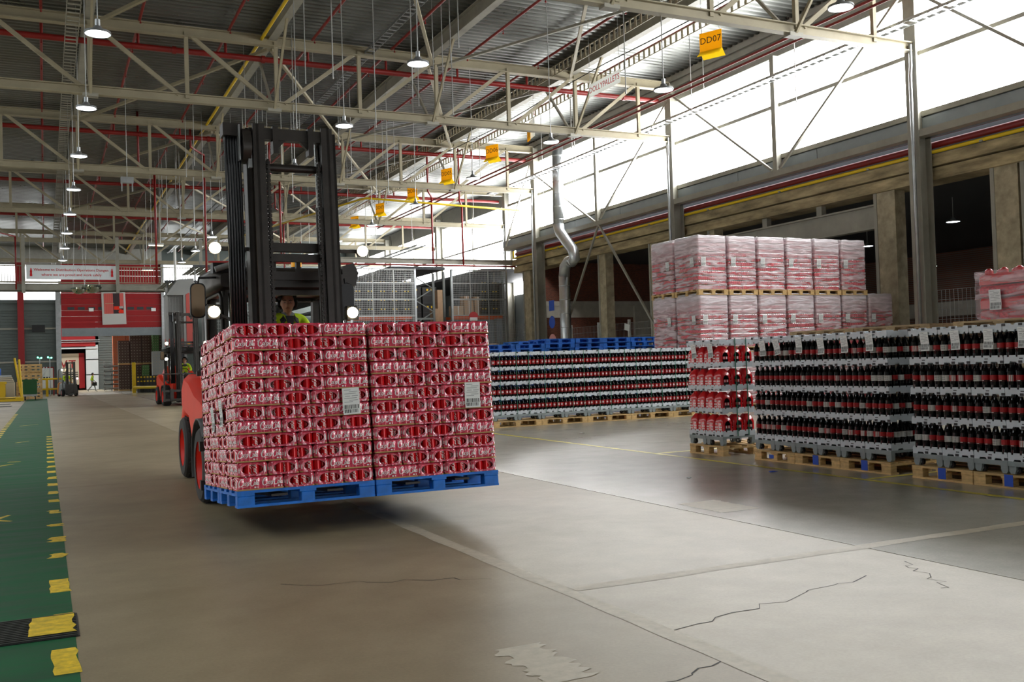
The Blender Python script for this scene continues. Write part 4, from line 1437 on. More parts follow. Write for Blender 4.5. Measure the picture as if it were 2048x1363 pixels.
# ================================================================== WRAPPED CAN BLOCKS
def canlayer_mesh(W_, D_, h):
    b = MB()
    n, m_ = int(W_/.066), int(D_/.066)
    pts = []
    def side(p0, p1, k, nx, ny):
        for i in range(k*4):
            t = i/(k*4)
            d = .010*abs(math.sin(PI*t*k))
            g = .012 if int(t*k) % 6 == 0 and (i % 4 == 0) else 0
            pts.append((p0[0]+(p1[0]-p0[0])*t+nx*(d-.01-g), p0[1]+(p1[1]-p0[1])*t+ny*(d-.01-g)))
    side((-W_/2, -D_/2), (W_/2, -D_/2), n, 0, -1)
    side((W_/2, -D_/2), (W_/2, D_/2), m_, 1, 0)
    side((W_/2, D_/2), (-W_/2, D_/2), n, 0, 1)
    side((-W_/2, D_/2), (-W_/2, -D_/2), m_, -1, 0)
    rings = []
    for z, s in ((.004, .985), (.012, 1), (h*.78, 1), (h*.93, .975), (h-.002, .96)):
        rings.append([(p[0]*s, p[1]*s, z) for p in pts])
    k = len(pts)
    for i in range(len(rings)-1):
        v = rings[i]+rings[i+1]
        b.add(v, [(j, (j+1) % k, k+(j+1) % k, k+j) for j in range(k)], ('kraft', 'canlayer', 'canlid', 'canlid')[i], True)
    b.add(rings[-1], [tuple(range(k))], 'canlid')
    return b.mesh('can_layer')
def wrap_mesh(W_, D_, H_, seed):
    rnd = random.Random(seed)
    b = MB()
    nz = 26
    base = []
    c = .05
    for sx, sy in ((1, -1), (1, 1), (-1, 1), (-1, -1)):
        a0 = math.atan2(sy, sx)
        for da in (-.78, -.3, .3, .78):
            base.append((sx*(W_/2-c)+c*1.15*math.cos(a0+da), sy*(D_/2-c)+c*1.15*math.sin(a0+da)))
    P = []
    for i in range(len(base)):
        p, q = base[i], base[(i+1) % len(base)]
        k = 5 if math.hypot(q[0]-p[0], q[1]-p[1]) > .2 else 1
        for j in range(k):
            P.append((p[0]+(q[0]-p[0])*j/k, p[1]+(q[1]-p[1])*j/k))
    rings = []
    for i in range(nz+1):
        z = .0+(H_+.04)*i/nz
        sag = 1.0 if z < H_-.02 else .985
        rings.append([(p[0]*(sag+rnd.uniform(-.004, .008)), p[1]*(sag+rnd.uniform(-.004, .008)), z+rnd.uniform(-.012, .012)) for p in P])
    top = [(p[0]*.9, p[1]*.9, H_+.035+rnd.uniform(0, .03)) for p in P]
    rings.append(top)
    b.loft(rings, 'wrap', caps=False)
    b.add(top, [tuple(range(len(top)))], 'wrap')
    return b.mesh('stretch_film')
PW2, PD2 = .93, 1.06
LH = .1265
ME_CL = canlayer_mesh(PW2-.03, PD2-.03, LH)
WRAPS = [wrap_mesh(PW2, PD2, 11*LH, s) for s in range(4)]
TIERH = .142+11*LH+.004
def wrapped(x, y, z, label, k, lab_face='-Y', group='film wrapped can blocks', palname=None):
    t = thing('wrapped_can_block', label, 'can block', TR(x, y, z), group)
    for i in range(11):
        inst('can_layer', ME_CL, t, TR(random.uniform(-.006, .006), random.uniform(-.006, .006), i*LH))
    inst('stretch_film', WRAPS[k % 4], t, Matrix.Rotation(PI*(k % 2), 4, 'Z'))
    if lab_face:
        lm = inst('paper_label', ME_LAB, t, Matrix.Translation((-.33, -PD2/2-.035, .62)) if lab_face == '-Y' else Matrix.Translation((-PW2/2-.035, -.3, .62)) @ Matrix.Rotation(-PI/2, 4, 'Z'))
    return t
XP0, YP0 = 15.5, 20.85
P_W = None
TN = ['bottom', 'middle', 'top']
for tier in range(3):
    z = tier*TIERH
    n_ = (7, 7, 6)[tier]
    for i in range(n_):
        for j in range(2):
            if j == 1 and i > 1:
                continue
            if tier == 0 and j == 1 and i > 0:
                continue
            x, y = XP0+1.0*i, YP0+1.12*j
            row = 'front' if j == 0 else 'rear'
            lb = 'wooden pallet, %s tier, %s from the corner, %s row of wrapped can blocks' % (TN[tier], od(i), row)
            T = TR(x+.015, y+.015, z)
            if P_W is None:
                P_W = eur_pallet('euro_pallet', .97, 1.09, 'wood', lb, T=T, group='pallets under the wrapped can blocks')
            else:
                copy_tree(P_W, T, lb)
            wrapped(x+.5, y+.56, z+.142, 'film wrapped red can block, %s tier, %s from the corner, %s row' % (TN[tier], od(i), row), i+j*2+tier,
                    '-Y' if i > 0 and j == 0 else '-X')
            if i == 0 and j == 0 and tier > 0:
                put_label(TR(x+.17, y-.03, z+.76), 'white label on the corner face of %s wrapped can block' % TN[tier])
# block of wrapped red bottles lying on the near bank
t = thing('wrapped_bottle_block', 'silver film wrapped red bottle block on top of near right bank at edge', 'bottle block', TR(9.95, 7.98, ZT+.145))
for i in range(4):
    b = MB()
    b.cbox(.0, 1.0, -2.2, -.02, i*.14, i*.14+.125, 'redfilm' if i % 2 else 'canlayer', .03)
    b.build('bottle_row', t)
cm = MB().lathe([(.05, .55), (.045, .59), (.02, .61), (.0, .612)], 'capred', 10).mesh('bottle_top')
for i in range(10):
    inst('bottle_top', cm, t, TR(.08, -.12-i*.2, 0)); inst('bottle_top', cm, t, TR(.28, -.12-i*.2, 0))
wr = MB()
rnd = random.Random(3)
rg = []
for i in range(14):
    z = -.02+.60*i/13
    rg.append([(x+rnd.uniform(-.012, .012), y+rnd.uniform(-.012, .012), z+rnd.uniform(-.01, .01)) for x, y in ((-.02, 0), (.3, .01), (.7, .01), (1.02, 0), (1.02, -.7), (1.02, -1.5), (1.02, -2.22), (.5, -2.22), (-.02, -2.22), (-.02, -1.7), (-.02, -1.1), (-.02, -.5))])
wr.loft(rg, 'wrap', caps=False)
wr.build('stretch_film', t)
inst('paper_label', ME_LAB, t, Matrix.Translation((-.045, -.28, .12)) @ Matrix.Rotation(-PI/2, 4, 'Z'))

# ================================================================== BLUE PALLET STACKS behind the middle row
BP = None
def low_pallet(L, D):
    b = MB()
    for y in (.0, D/2-.065, D-.13):
        b.box(0, L, y, y+.13, 0, .021, 'blued')
    for x in (0, L/2-.07, L-.145):
        for y in (0, D/2-.05, D-.1):
            b.box(x, x+.145, y, y+.1, .021, .099, 'blued')
    b.box(0, L, 0, D, .099, .142, 'blued')
    return b.mesh('blue_pallet')
ME_LOWP = low_pallet(1.0, 1.2)
XS = [11.7, 12.72, 13.74, 14.76, 15.78, 16.8]
HS = [14, 14, 15, 15, 15, 15]
for i, (x, h) in enumerate(zip(XS, HS)):
    for k in range(h):
        T = TR(x+random.uniform(-.02, .02), 26.2+random.uniform(-.03, .03), k*.1425)
        lb = 'blue pallet, %s from the top of the %s stack behind the middle crate row' % (od(h-1-k), od(i))
        if k < h-5:
            tag(inst('blue_pallet', ME_LOWP, None, T), lb, 'pallet', 'blue pallets stacked behind the middle row')
        elif BP is None:
            BP = eur_pallet('blue_pallet', 1.0, 1.2, 'blued', lb, T=T, group='blue pallets stacked behind the middle row')
        else:
            copy_tree(BP, T, lb)
for k in range(15):
    tag(inst('blue_pallet', ME_LOWP, None, TR(14.0, 28.6, k*.1425)), 'blue pallet, %s from the floor of the set back stack' % od(k), 'pallet', 'blue pallets stacked behind the middle row')

# ================================================================== FORKLIFTS (facing -Y, origin on the floor under the mast)
TILT = .068
def SH(y):       # mast lean: y shift by height is added by a shear in the builder
    return y
SHEAR = Matrix(((1, 0, 0, 0), (0, 1, TILT, 0), (0, 0, 1, 0), (0, 0, 0, 1)))
def sheared(b, t=TILT):
    b.v = [(x, y+z*t, z) for x, y, z in b.v]
    return b
def wheel(t, x, y, r, w, name='wheel'):
    b = MB()
    s = 1 if x > 0 else -1
    pr = [(r*.62, -w/2), (r*.66, -w/2), (r*.9, -w/2), (r*.97, -w*.42), (r, -w*.3), (r, w*.3), (r*.97, w*.42), (r*.9, w/2), (r*.66, w/2), (r*.62, w/2)]
    b.lathe(pr, 'rubber', 36, axis='x')
    for i in range(24):
        a = 2*PI*i/24
        T = Matrix.Rotation(a, 4, 'X')
        b.box(-w*.34, w*.34, -.018, .018, r-.004, r+.01, 'rubber', T @ Matrix.Rotation(.35 if i % 2 else -.35, 4, 'Z'))
    wh = b.build('tyre', t, Matrix.Translation((x, y, r)))
    rb = MB()
    rb.lathe([(r*.66, s*w*.5), (r*.62, s*w*.46), (r*.56, s*w*.30), (r*.52, s*w*.05), (r*.30, s*w*.0), (r*.26, s*w*.22), (r*.14, s*w*.28), (0, s*w*.28)], 'rim', 28, axis='x')
    rb.lathe([(r*.66, -s*w*.5), (r*.60, -s*w*.4), (0, -s*w*.3)], 'rim', 20, axis='x')
    for i in range(8):
        a = 2*PI*i/8
        rb.cyl((s*w*.0, r*.40*math.cos(a), r*.40*math.sin(a)), (s*w*.07, r*.40*math.cos(a), r*.40*math.sin(a)), r*.035, 'black', 6)
    rim_ = rb.build('rim', wh)
    return wh
def hull_ring(y, hw, zb, zt, c=.12, lean=0., n=4):
    # rounded rectangle section in xz at depth y
    P = []
    for sx, sz, cx, cz in ((1, -1, hw, zb), (1, 1, hw-lean, zt), (-1, 1, -hw+lean, zt), (-1, -1, -hw, zb)):
        a0 = {(1, -1): -PI/2, (1, 1): 0, (-1, 1): PI/2, (-1, -1): PI}[(sx, sz)]
        for i in range(n+1):
            a = a0+PI/2*i/n
            P.append((cx-sx*c+c*math.cos(a), y, cz-sz*c+c*math.sin(a)))
    return P
def forklift(label, Tm, mast_top=4.2, carriage=None, lamps=True):
    t = thing('forklift', label, 'forklift', Tm)
    # chassis and counterweight
    b = MB()
    b.loft([hull_ring(.55, .62, .25, 1.0, .06), hull_ring(.75, .62, .25, 1.05, .06), hull_ring(1.9, .66, .25, 1.0, .08), hull_ring(2.4, .66, .3, 1.05, .1)], 'orange')
    b.build('chassis', t)
    b = MB()
    b.loft([hull_ring(2.2, .70, .95, 1.25, .05), hull_ring(2.4, .80, .95, 1.45, .1, .1), hull_ring(2.8, .84, .92, 1.68, .18, .2), hull_ring(3.2, .86, .85, 1.80, .22, .28),
            hull_ring(3.55, .87, .75, 1.82, .24, .32), hull_ring(3.95, .85, .45, 1.74, .24, .34), hull_ring(4.2, .80, .3, 1.5, .24, .3), hull_ring(4.33, .74, .35, 1.2, .2, .2)], 'orange')
    b.build('counterweight', t)
    for s in (-1, 1):
        # flank: swept fender between the axles
        f = MB()
        prof = [(1.35, 1.02), (1.7, 1.10), (2.3, 1.18), (2.9, 1.36), (3.4, 1.42), (3.66, 1.25), (3.66, 1.02), (3.3, .93), (2.9, .88), (2.62, .62), (2.5, .34), (2.2, .26), (1.95, .28), (1.88, .6), (1.72, .84), (1.4, .96)]
        n_ = len(prof)
        ri = [(s*.60, p[0], p[1]) for p in prof]
        ro = [(s*.80, p[0], p[1]) for p in prof]
        cx = sum(p[0] for p in prof)/n_; cz = sum(p[1] for p in prof)/n_
        re = [(s*.88, cx+(p[0]-cx)*.90, cz+(p[1]-cz)*.88) for p in prof]
        f.loft([ri, ro, re], 'orange', caps=True, smooth=True)
        f.build('fender', t)
        # black mudguard over the front wheel
        m_ = MB()
        path = []
        for i in range(9):
            a = math.radians(200-i*20)
            path.append((.50*math.cos(a)*-1, .50*math.sin(a)))
        r1 = [(s*.78, .62+p[0], .42+p[1]) for p in path]; r2 = [(s*1.08, .62+p[0], .42+p[1]) for p in path]
        r3 = [(s*1.08, .62+p[0]*1.04, .42+p[1]*1.04) for p in path]; r4 = [(s*.78, .62+p[0]*1.04, .42+p[1]*1.04) for p in path]
        k = len(path)
        m_.add(r1+r2+r3+r4, [(i+a*k, i+1+a*k, i+1+((a+1) % 4)*k, i+((a+1) % 4)*k) for a in range(4) for i in range(k-1)], 'blackp', True)
        m_.build('mudguard', t)
        sp = MB()
        sp.box(s*.66-.12, s*.66+.12, 1.1, 1.75, .28, .34, 'black').box(s*.66-.12, s*.66+.12, 1.1, 1.75, .55, .6, 'black')
        sp.build('step', t)
        wheel(t, s*.90, .62, .42, .34)
        wheel(t, s*.74, 3.55, .42, .30)
    # cab
    c = MB()
    def post(p, q, w=.09):
        c.bar(p, q, w, w, 'black')
    for s in (-1, 1):
        post((s*.62, .78, 1.0), (s*.66, 1.05, 2.40), .10)
        post((s*.66, 2.10, 1.15), (s*.68, 2.12, 2.40), .12)
        post((s*.72, 1.0, 1.03), (s*.72, 2.2, 1.12), .08)
        c.bar((s*.66, 1.0, 2.4), (s*.68, 2.2, 2.4), .1, .1, 'black')
    c.bar((-.68, 1.02, 2.38), (.68, 1.02, 2.38), .1, .1, 'black').bar((-.68, 2.15, 2.38), (.68, 2.15, 2.38), .1, .1, 'black')
    c.build('cab_frame', t)
    c = MB()
    c.loft([hull_ring(.90, .74, 2.42, 2.58, .05), hull_ring(1.0, .82, 2.38, 2.66, .07), hull_ring(2.2, .82, 2.38, 2.68, .07), hull_ring(2.35, .76, 2.42, 2.62, .05)], 'black')
    c.build('cab_roof', t)
    c = MB()
    for x in (-.45, -.16, .13, .42):
        c.box(x, x+.05, .86, .94, 2.55, 2.72, 'black')
    c.box(-.6, .6, .84, .92, 2.50, 2.60, 'black')
    c.build('roof_guard', t)
    # arched visor panel under the roof front
    v = MB()
    n_ = 10
    pts = [(-.62, 2.40), (-.62, 2.30)]+[(-.5+1.0*i/n_, 2.37-.0*i) for i in range(0)]+[(-.3, 2.365), (.0, 2.375), (.3, 2.365), (.5, 2.33), (.62, 2.26), (.62, 2.40)]
    v.prism(pts, .98, 1.02, 'blackp')
    v.build('sun_visor', t)
    g = MB()
    g.add([(-.58, .86, 1.3), (.58, .86, 1.3), (.62, 1.04, 2.3), (-.62, 1.04, 2.3)], [(0, 1, 2, 3)], 'glass')
    g.build('windscreen', t)
    g = MB()
    g.add([(-.60, 2.14, 1.3), (.60, 2.14, 1.3), (.62, 2.14, 2.34), (-.62, 2.14, 2.34)], [(0, 1, 2, 3)], 'glass')
    g.build('rear_window', t)
    for s in (-1, 1):
        g = MB()
        g.prism([(.88, 1.12), (2.06, 1.18), (2.06, 2.34), (1.08, 2.34)], s*.68, s*.69, 'glass', 'x')
        dr = g.build('door_glass', t)
        h = MB()
        h.tube([(s*.72, .84, 1.06), (s*.72, 1.02, 2.3), (s*.72, 1.1, 2.36), (s*.72, 2.0, 2.36), (s*.72, 2.06, 2.3), (s*.72, 2.06, 1.14)], .022, 'galv' if False else 'black', 8)
        h.build('door_frame', t)
    # bright handrail on the A posts
    for s in (-1, 1):
        MB().tube([(s*.70, .62, 1.15), (s*.66, .80, 1.9), (s*.64, .90, 2.34)], .022, 'chrome', 8).build('grab_rail', t)
    st = MB().cyl((0, 1.05, 1.42), (0, 1.12, 1.5), .03, 'blackp', 8)
    ring = [(.19*math.cos(a), 1.12+.08*math.sin(a), 1.50+.17*math.sin(a)) for a in [2*PI*i/20 for i in range(21)]]
    st.tube(ring, .014, 'blackp', 6)
    st.build('steering_wheel', t)
    s_ = MB()
    s_.cbox(-.26, .26, 1.48, 1.95, 1.0, 1.26, 'blackp', .05).cbox(-.25, .25, 1.90, 2.04, 1.25, 1.92, 'blackp', .05)
    s_.build('seat', t)
    # mast
    zt = mast_top
    for s in (-1, 1):
        o = MB()
        x0 = s*.42
        o.box(x0-.09, x0+.09, .12, .15, .15, zt-.04, 'black').box(x0+(-.09 if s < 0 else .06), x0+(-.06 if s < 0 else .09), .12, .34, .15, zt-.04, 'black').box(x0-.09, x0+.09, .31, .34, .15, zt-.04, 'black')
        sheared(o).build('outer_rail', t)
        o = MB()
        xi = s*.385
        o.box(xi-.065, xi+.065, .03, .06, .5, zt, 'black').box(xi+(-.03 if s < 0 else 0), xi+(0 if s < 0 else .03), .03, .26, .5, zt, 'black').box(xi-.065, xi+.065, .24, .27, .5, zt, 'black')
        sheared(o).build('inner_rail', t)
        o = MB()
        o.box(s*.455-.004, s*.455+.012, .118, .128, .15, zt-.1, 'chrome' if s > 0 else 'black')
        o.box(s*.39-.004, s*.39+.004, .112, .122, .15, zt-.3, 'chrome')
        sheared(o).build('rail_edge', t)
        # lift chain
        o = MB()
        for i in range(int((zt-.9)/.05)):
            z = .5+i*.05
            o.box(s*.285-.022, s*.285+.022, .06, .10, z, z+.036, 'black').box(s*.285-.010, s*.285+.010, .05, .11, z+.02, z+.058, 'black')
        sheared(o).build('lift_chain', t)
        o = MB().cyl((s*.315, .22, .3), (s*.315, .22, zt-.9), .045, 'black', 12).cyl((s*.315, .22, zt-.9), (s*.315, .22, zt-.15), .03, 'chrome', 12)
        sheared(o).build('lift_cylinder', t)
    o = MB()
    o.box(-.33, .33, .05, .16, zt-.17, zt-.04, 'black')
    for s in (-1, 1):
        o.box(s*.20-.03, s*.20+.03, .02, .16, zt-.33, zt-.02, 'black')
        o.prism([(s*.20, zt-.17), (s*.08, zt-.17), (s*.20, zt-.3)] if s < 0 else [(s*.08, zt-.17), (s*.20, zt-.17), (s*.20, zt-.3)], .06, .12, 'black')
    sheared(o).build('mast_crossmember', t)
    sheared(MB().cyl((-.34, .2, zt-.46), (.34, .2, zt-.46), .045, 'black', 14)).build('mast_tube', t)
    sheared(MB().box(-.4, .4, .2, .3, zt-1.42, zt-1.32, 'black')).build('mast_crossbar', t)
    sheared(MB().box(-.4, .4, .16, .22, zt-1.54, zt-1.45, 'black')).build('mast_crossbar', t)
    # sheave and hoses on the left
    o = MB().cyl((-.56, .18, zt-.24), (-.47, .18, zt-.24), .20, 'black', 20).box(-.60, -.585, .05, .3, zt-.42, zt-.02, 'galv').box(-.50, -.46, .06, .2, zt-.5, zt-.2, 'galv')
    sheared(o).build('hose_sheave', t)
    for i in range(6):
        x = -.72+i*.03
        o = MB().tube([(x, .20, 1.0), (x-.0, .18, zt-1.3), (x-.01, .16, zt-.2), (x+.0, .18, zt-.03), (x+.005, .26, zt-.03), (x, .30, zt-.2)], .0155, 'hose', 8)
        sheared(o).build('hose', t)
    sheared(MB().box(-.76, -.55, .10, .30, zt-.14, zt+.0, 'black')).build('hose_guide', t)
    sheared(MB().box(-.50, -.46, .30, .34, 1.2, zt-.45, 'cage')).build('hose_cover', t)
    # lamps, mirrors, beacon
    for s, zl, yl, xl in ((-1, 2.80, .18, -.88), (1, 2.80, .18, .79)):
        o = sheared(MB().box(min(xl, s*.45), max(xl, s*.45), yl+.02, yl+.06, zl-.02, zl+.02, 'black')).build('lamp_arm', t)
        o = MB().cyl((xl, yl-.02+zl*TILT, zl), (xl, yl+.10+zl*TILT, zl), .07, 'blackp', 16, .05).build('work_lamp', t)
        MB().cyl((xl, yl-.03+zl*TILT, zl), (xl, yl-.02+zl*TILT, zl), .062, 'head', 16).build('lamp_lens', o)
    for s, xl, zl in ((-1, -.91, 2.10), (1, .64, 2.08)):
        yl = .34
        o = MB().cbox(xl-.08, xl+.08, yl-.02, yl+.08, zl-.08, zl+.08, 'blackp', .02)
        o.bar((xl, yl+.08, zl), (s*.62, .80, zl-.08), .03, .03, 'blackp')
        o = o.build('head_lamp', t)
        MB().cyl((xl, yl-.032, zl), (xl, yl-.02, zl), .062, 'head', 16).build('lamp_lens', o)
    for s, xm in ((-1, -1.0), (1, .74)):
        o = MB()
        ring = []
        for yy in (.86, .92):
            P = hull_ring(yy, .085, 2.06, 2.46, .06)
            ring.append([(p[0]+xm, p[1], p[2]) for p in P])
        o.loft(ring, 'blackp')
        R2 = [(p[0]*.85+xm, .857, 2.26+(p[2]-2.26)*.92) for p in hull_ring(.857, .085, 2.06, 2.46, .06)]
        o.add(R2, [tuple(range(len(R2)))], 'mirror' if s < 0 else 'blackp')
        o.tube([(xm, .9, 2.44), (xm-s*.02, .9, 2.52), (s*.68, 1.0, 2.54)], .014, 'blackp', 6)
        o.tube([(xm, .93, 2.2), (xm-s*.03, .98, 2.22), (s*.70, 1.0, 2.2)], .012, 'blackp', 6)
        o.build('mirror', t)
    o = MB().box(-.82, -.60, .92, 1.1, 2.58, 2.70, 'blackp').cyl((-.80, .9, 2.62), (-.56, .9, 2.70), .035, 'cage', 10)
    o.build('wiper_motor', t)
    MB().prism([(.70, 2.5), (.86, 2.44), (.90, 2.6), (.84, 2.72), (.70, 2.68)], .9, 1.0, 'black').build('roof_corner', t)
    o = MB().cyl((.28, 1.5, 2.67), (.28, 1.5, 2.72), .07, 'blackp', 12).lathe([(.065, 2.72), (.065, 2.80), (.05, 2.84), (0, 2.86)], 'amber', 14, TR(.28, 1.5, 0))
    o.build('beacon', t)
    return t
FX, FY = 2.585, 10.62
def carriage(t, forks, L, zf, yb):
    # forks and carriage plate; forks is a list of x
    b = MB()
    b.box(-1.15, 1.15, -.14, -.06, zf+.02, zf+.12, 'black').box(-1.15, 1.15, -.14, -.06, zf+.42, zf+.52, 'black')
    for x in (-1.1, -.4, .36, 1.06):
        b.box(x, x+.05, -.12, -.05, zf, zf+1.25, 'black')
    b.box(-1.15, 1.15, -.12, -.06, zf+1.2, zf+1.25, 'black').box(-.3, .3, -.06, .1, zf+.05, zf+.5, 'black')
    sheared(b).build('carriage', t)
    for x in forks:
        b = MB()
        b.box(x-.07, x+.07, -.19, -.14, zf, zf+.55, 'black')
        b.prism([(-.15, zf), (-.15, zf+.05), (-L, zf+.04), (-L, zf+.02)], x-.07, x+.07, 'black', 'x')
        b.v = [(px, py+pz*TILT, pz-py*.0) for px, py, pz in b.v]
        b.v = [(px, py, pz+(-(py+.15))*TILT if py < -.1 else pz) for px, py, pz in b.v]
        b.build('fork', t)
F1 = forklift('large orange red forklift carrying the red can load towards the viewer', TR(FX, FY, 0))
carriage(F1, [1.437+a-FX for a in (.37, .86, 1.585, 2.075)], 2.16, .205, 0)

# ================================================================== PEOPLE
def skin_body(name, joints, edges, rad, m, sub=2):
    me = bpy.data.meshes.new(name)
    keys = list(joints)
    me.from_pydata([joints[k] for k in keys], [(keys.index(a), keys.index(b_)) for a, b_ in edges], [])
    o = bpy.data.objects.new(name, me)
    COL.objects.link(o)
    md = o.modifiers.new('skin', 'SKIN'); md.use_smooth_shade = True
    sv = me.skin_vertices[0].data
    for i, k in enumerate(keys):
        r = rad[k]
        sv[i].radius = r if isinstance(r, tuple) else (r, r)
        sv[i].use_root = (i == 0)
    s2 = o.modifiers.new('sub', 'SUBSURF'); s2.levels = s2.render_levels = sub
    dg = bpy.context.evaluated_depsgraph_get(); dg.update()
    me2 = bpy.data.meshes.new_from_object(o.evaluated_get(dg))
    bpy.data.objects.remove(o); bpy.data.meshes.remove(me)
    me2.materials.clear(); me2.materials.append(M[m])
    me2.name = name
    return me2
def head_mesh(yaw=0.):
    # face looks towards -y; origin at the chin-neck joint, total height about .25
    NU, NV = 40, 34
    v, f, mi = [], [], []
    def g(a, c, s):
        return math.exp(-((a-c)/s)**2)
    for j in range(NV+1):
        tv = j/NV
        a = PI*tv
        z = .125-.125*math.cos(PI-a)*-1 if False else .125+.125*math.cos(a)
        for i in range(NU):
            th = 2*PI*i/NU                    # 0 = front (-y)
            zz = z
            s = math.sin(a)
            rx, ry = .076*s**.8, .098*s**.75
            # narrower jaw, flatter face, fuller skull behind
            jaw = max(0, (.10-zz)/.10)
            rx *= 1-.34*jaw**1.2
            ry *= 1-.22*jaw
            x = rx*math.sin(th)
            y = -ry*math.cos(th)
            fr = max(0, math.cos(th))
            if fr > 0:
                xx = x
                y += .012*fr*(1-jaw)                       # flatten brow area
                y -= .022*g(xx, 0, .012)*(g(zz, .098, .020)+.55*g(zz, .122, .022))*fr   # nose
                y -= .006*g(zz, .148, .012)*g(abs(xx), .03, .026)*fr               # brow
                y += .010*g(zz, .130, .012)*g(abs(xx), .031, .014)*fr              # eye sockets
                y -= .006*g(zz, .060, .008)*g(xx, 0, .022)*fr                      # lips
                y += .004*g(zz, .052, .005)*g(xx, 0, .024)*fr
                y -= .010*g(zz, .022, .020)*g(xx, 0, .026)*fr                      # chin
                y -= .004*g(zz, .105, .02)*g(abs(xx), .045, .018)*fr               # cheekbones
            v.append((x, y, zz))
    for j in range(NV):
        for i in range(NU):
            f.append((j*NU+i, (j+1)*NU+i, (j+1)*NU+(i+1) % NU, j*NU+(i+1) % NU))
    return v, f
def join_meshes(name, parts):
    """parts: list of (verts, faces, material)"""
    b = MB()
    for v, f, m in parts:
        b.add(v, f, m, True)
    return b.mesh(name)
def mesh_vf(me):
    return [tuple(x.co) for x in me.vertices], [tuple(p.vertices) for p in me.polygons]
def hand_parts(wrist, direc, side_v, r=1.):
    # palm and five curled fingers from the wrist along direc
    d = Vector(direc).normalized(); s = Vector(side_v).normalized(); n_ = d.cross(s).normalized()
    w = Vector(wrist)
    b = MB()
    b.tube([w, w+d*.03, w+d*.085*r], [.024, .034, .030], 'skin', 8)
    for k, (o, L) in enumerate(((-.027, .070), (-.009, .080), (.009, .076), (.027, .060))):
        p0 = w+d*.08*r+s*o
        p1 = p0+d*L*.45
        p2 = p1+(d*.55+n_*.8).normalized()*L*.35
        p3 = p2+(n_*.9-d*.3).normalized()*L*.25
        b.tube([p0-d*.02, p0, p1, p2, p3], [.009, .0095, .009, .008, .006], 'skin', 6)
    p0 = w+d*.03-s*.028
    b.tube([p0, p0+(d*.6-s*.8).normalized()*.035, p0+(d*.8-s*.4+n_*.5).normalized()*.065], [.012, .010, .007], 'skin', 6)
    return (b.v, b.f, 'skin')
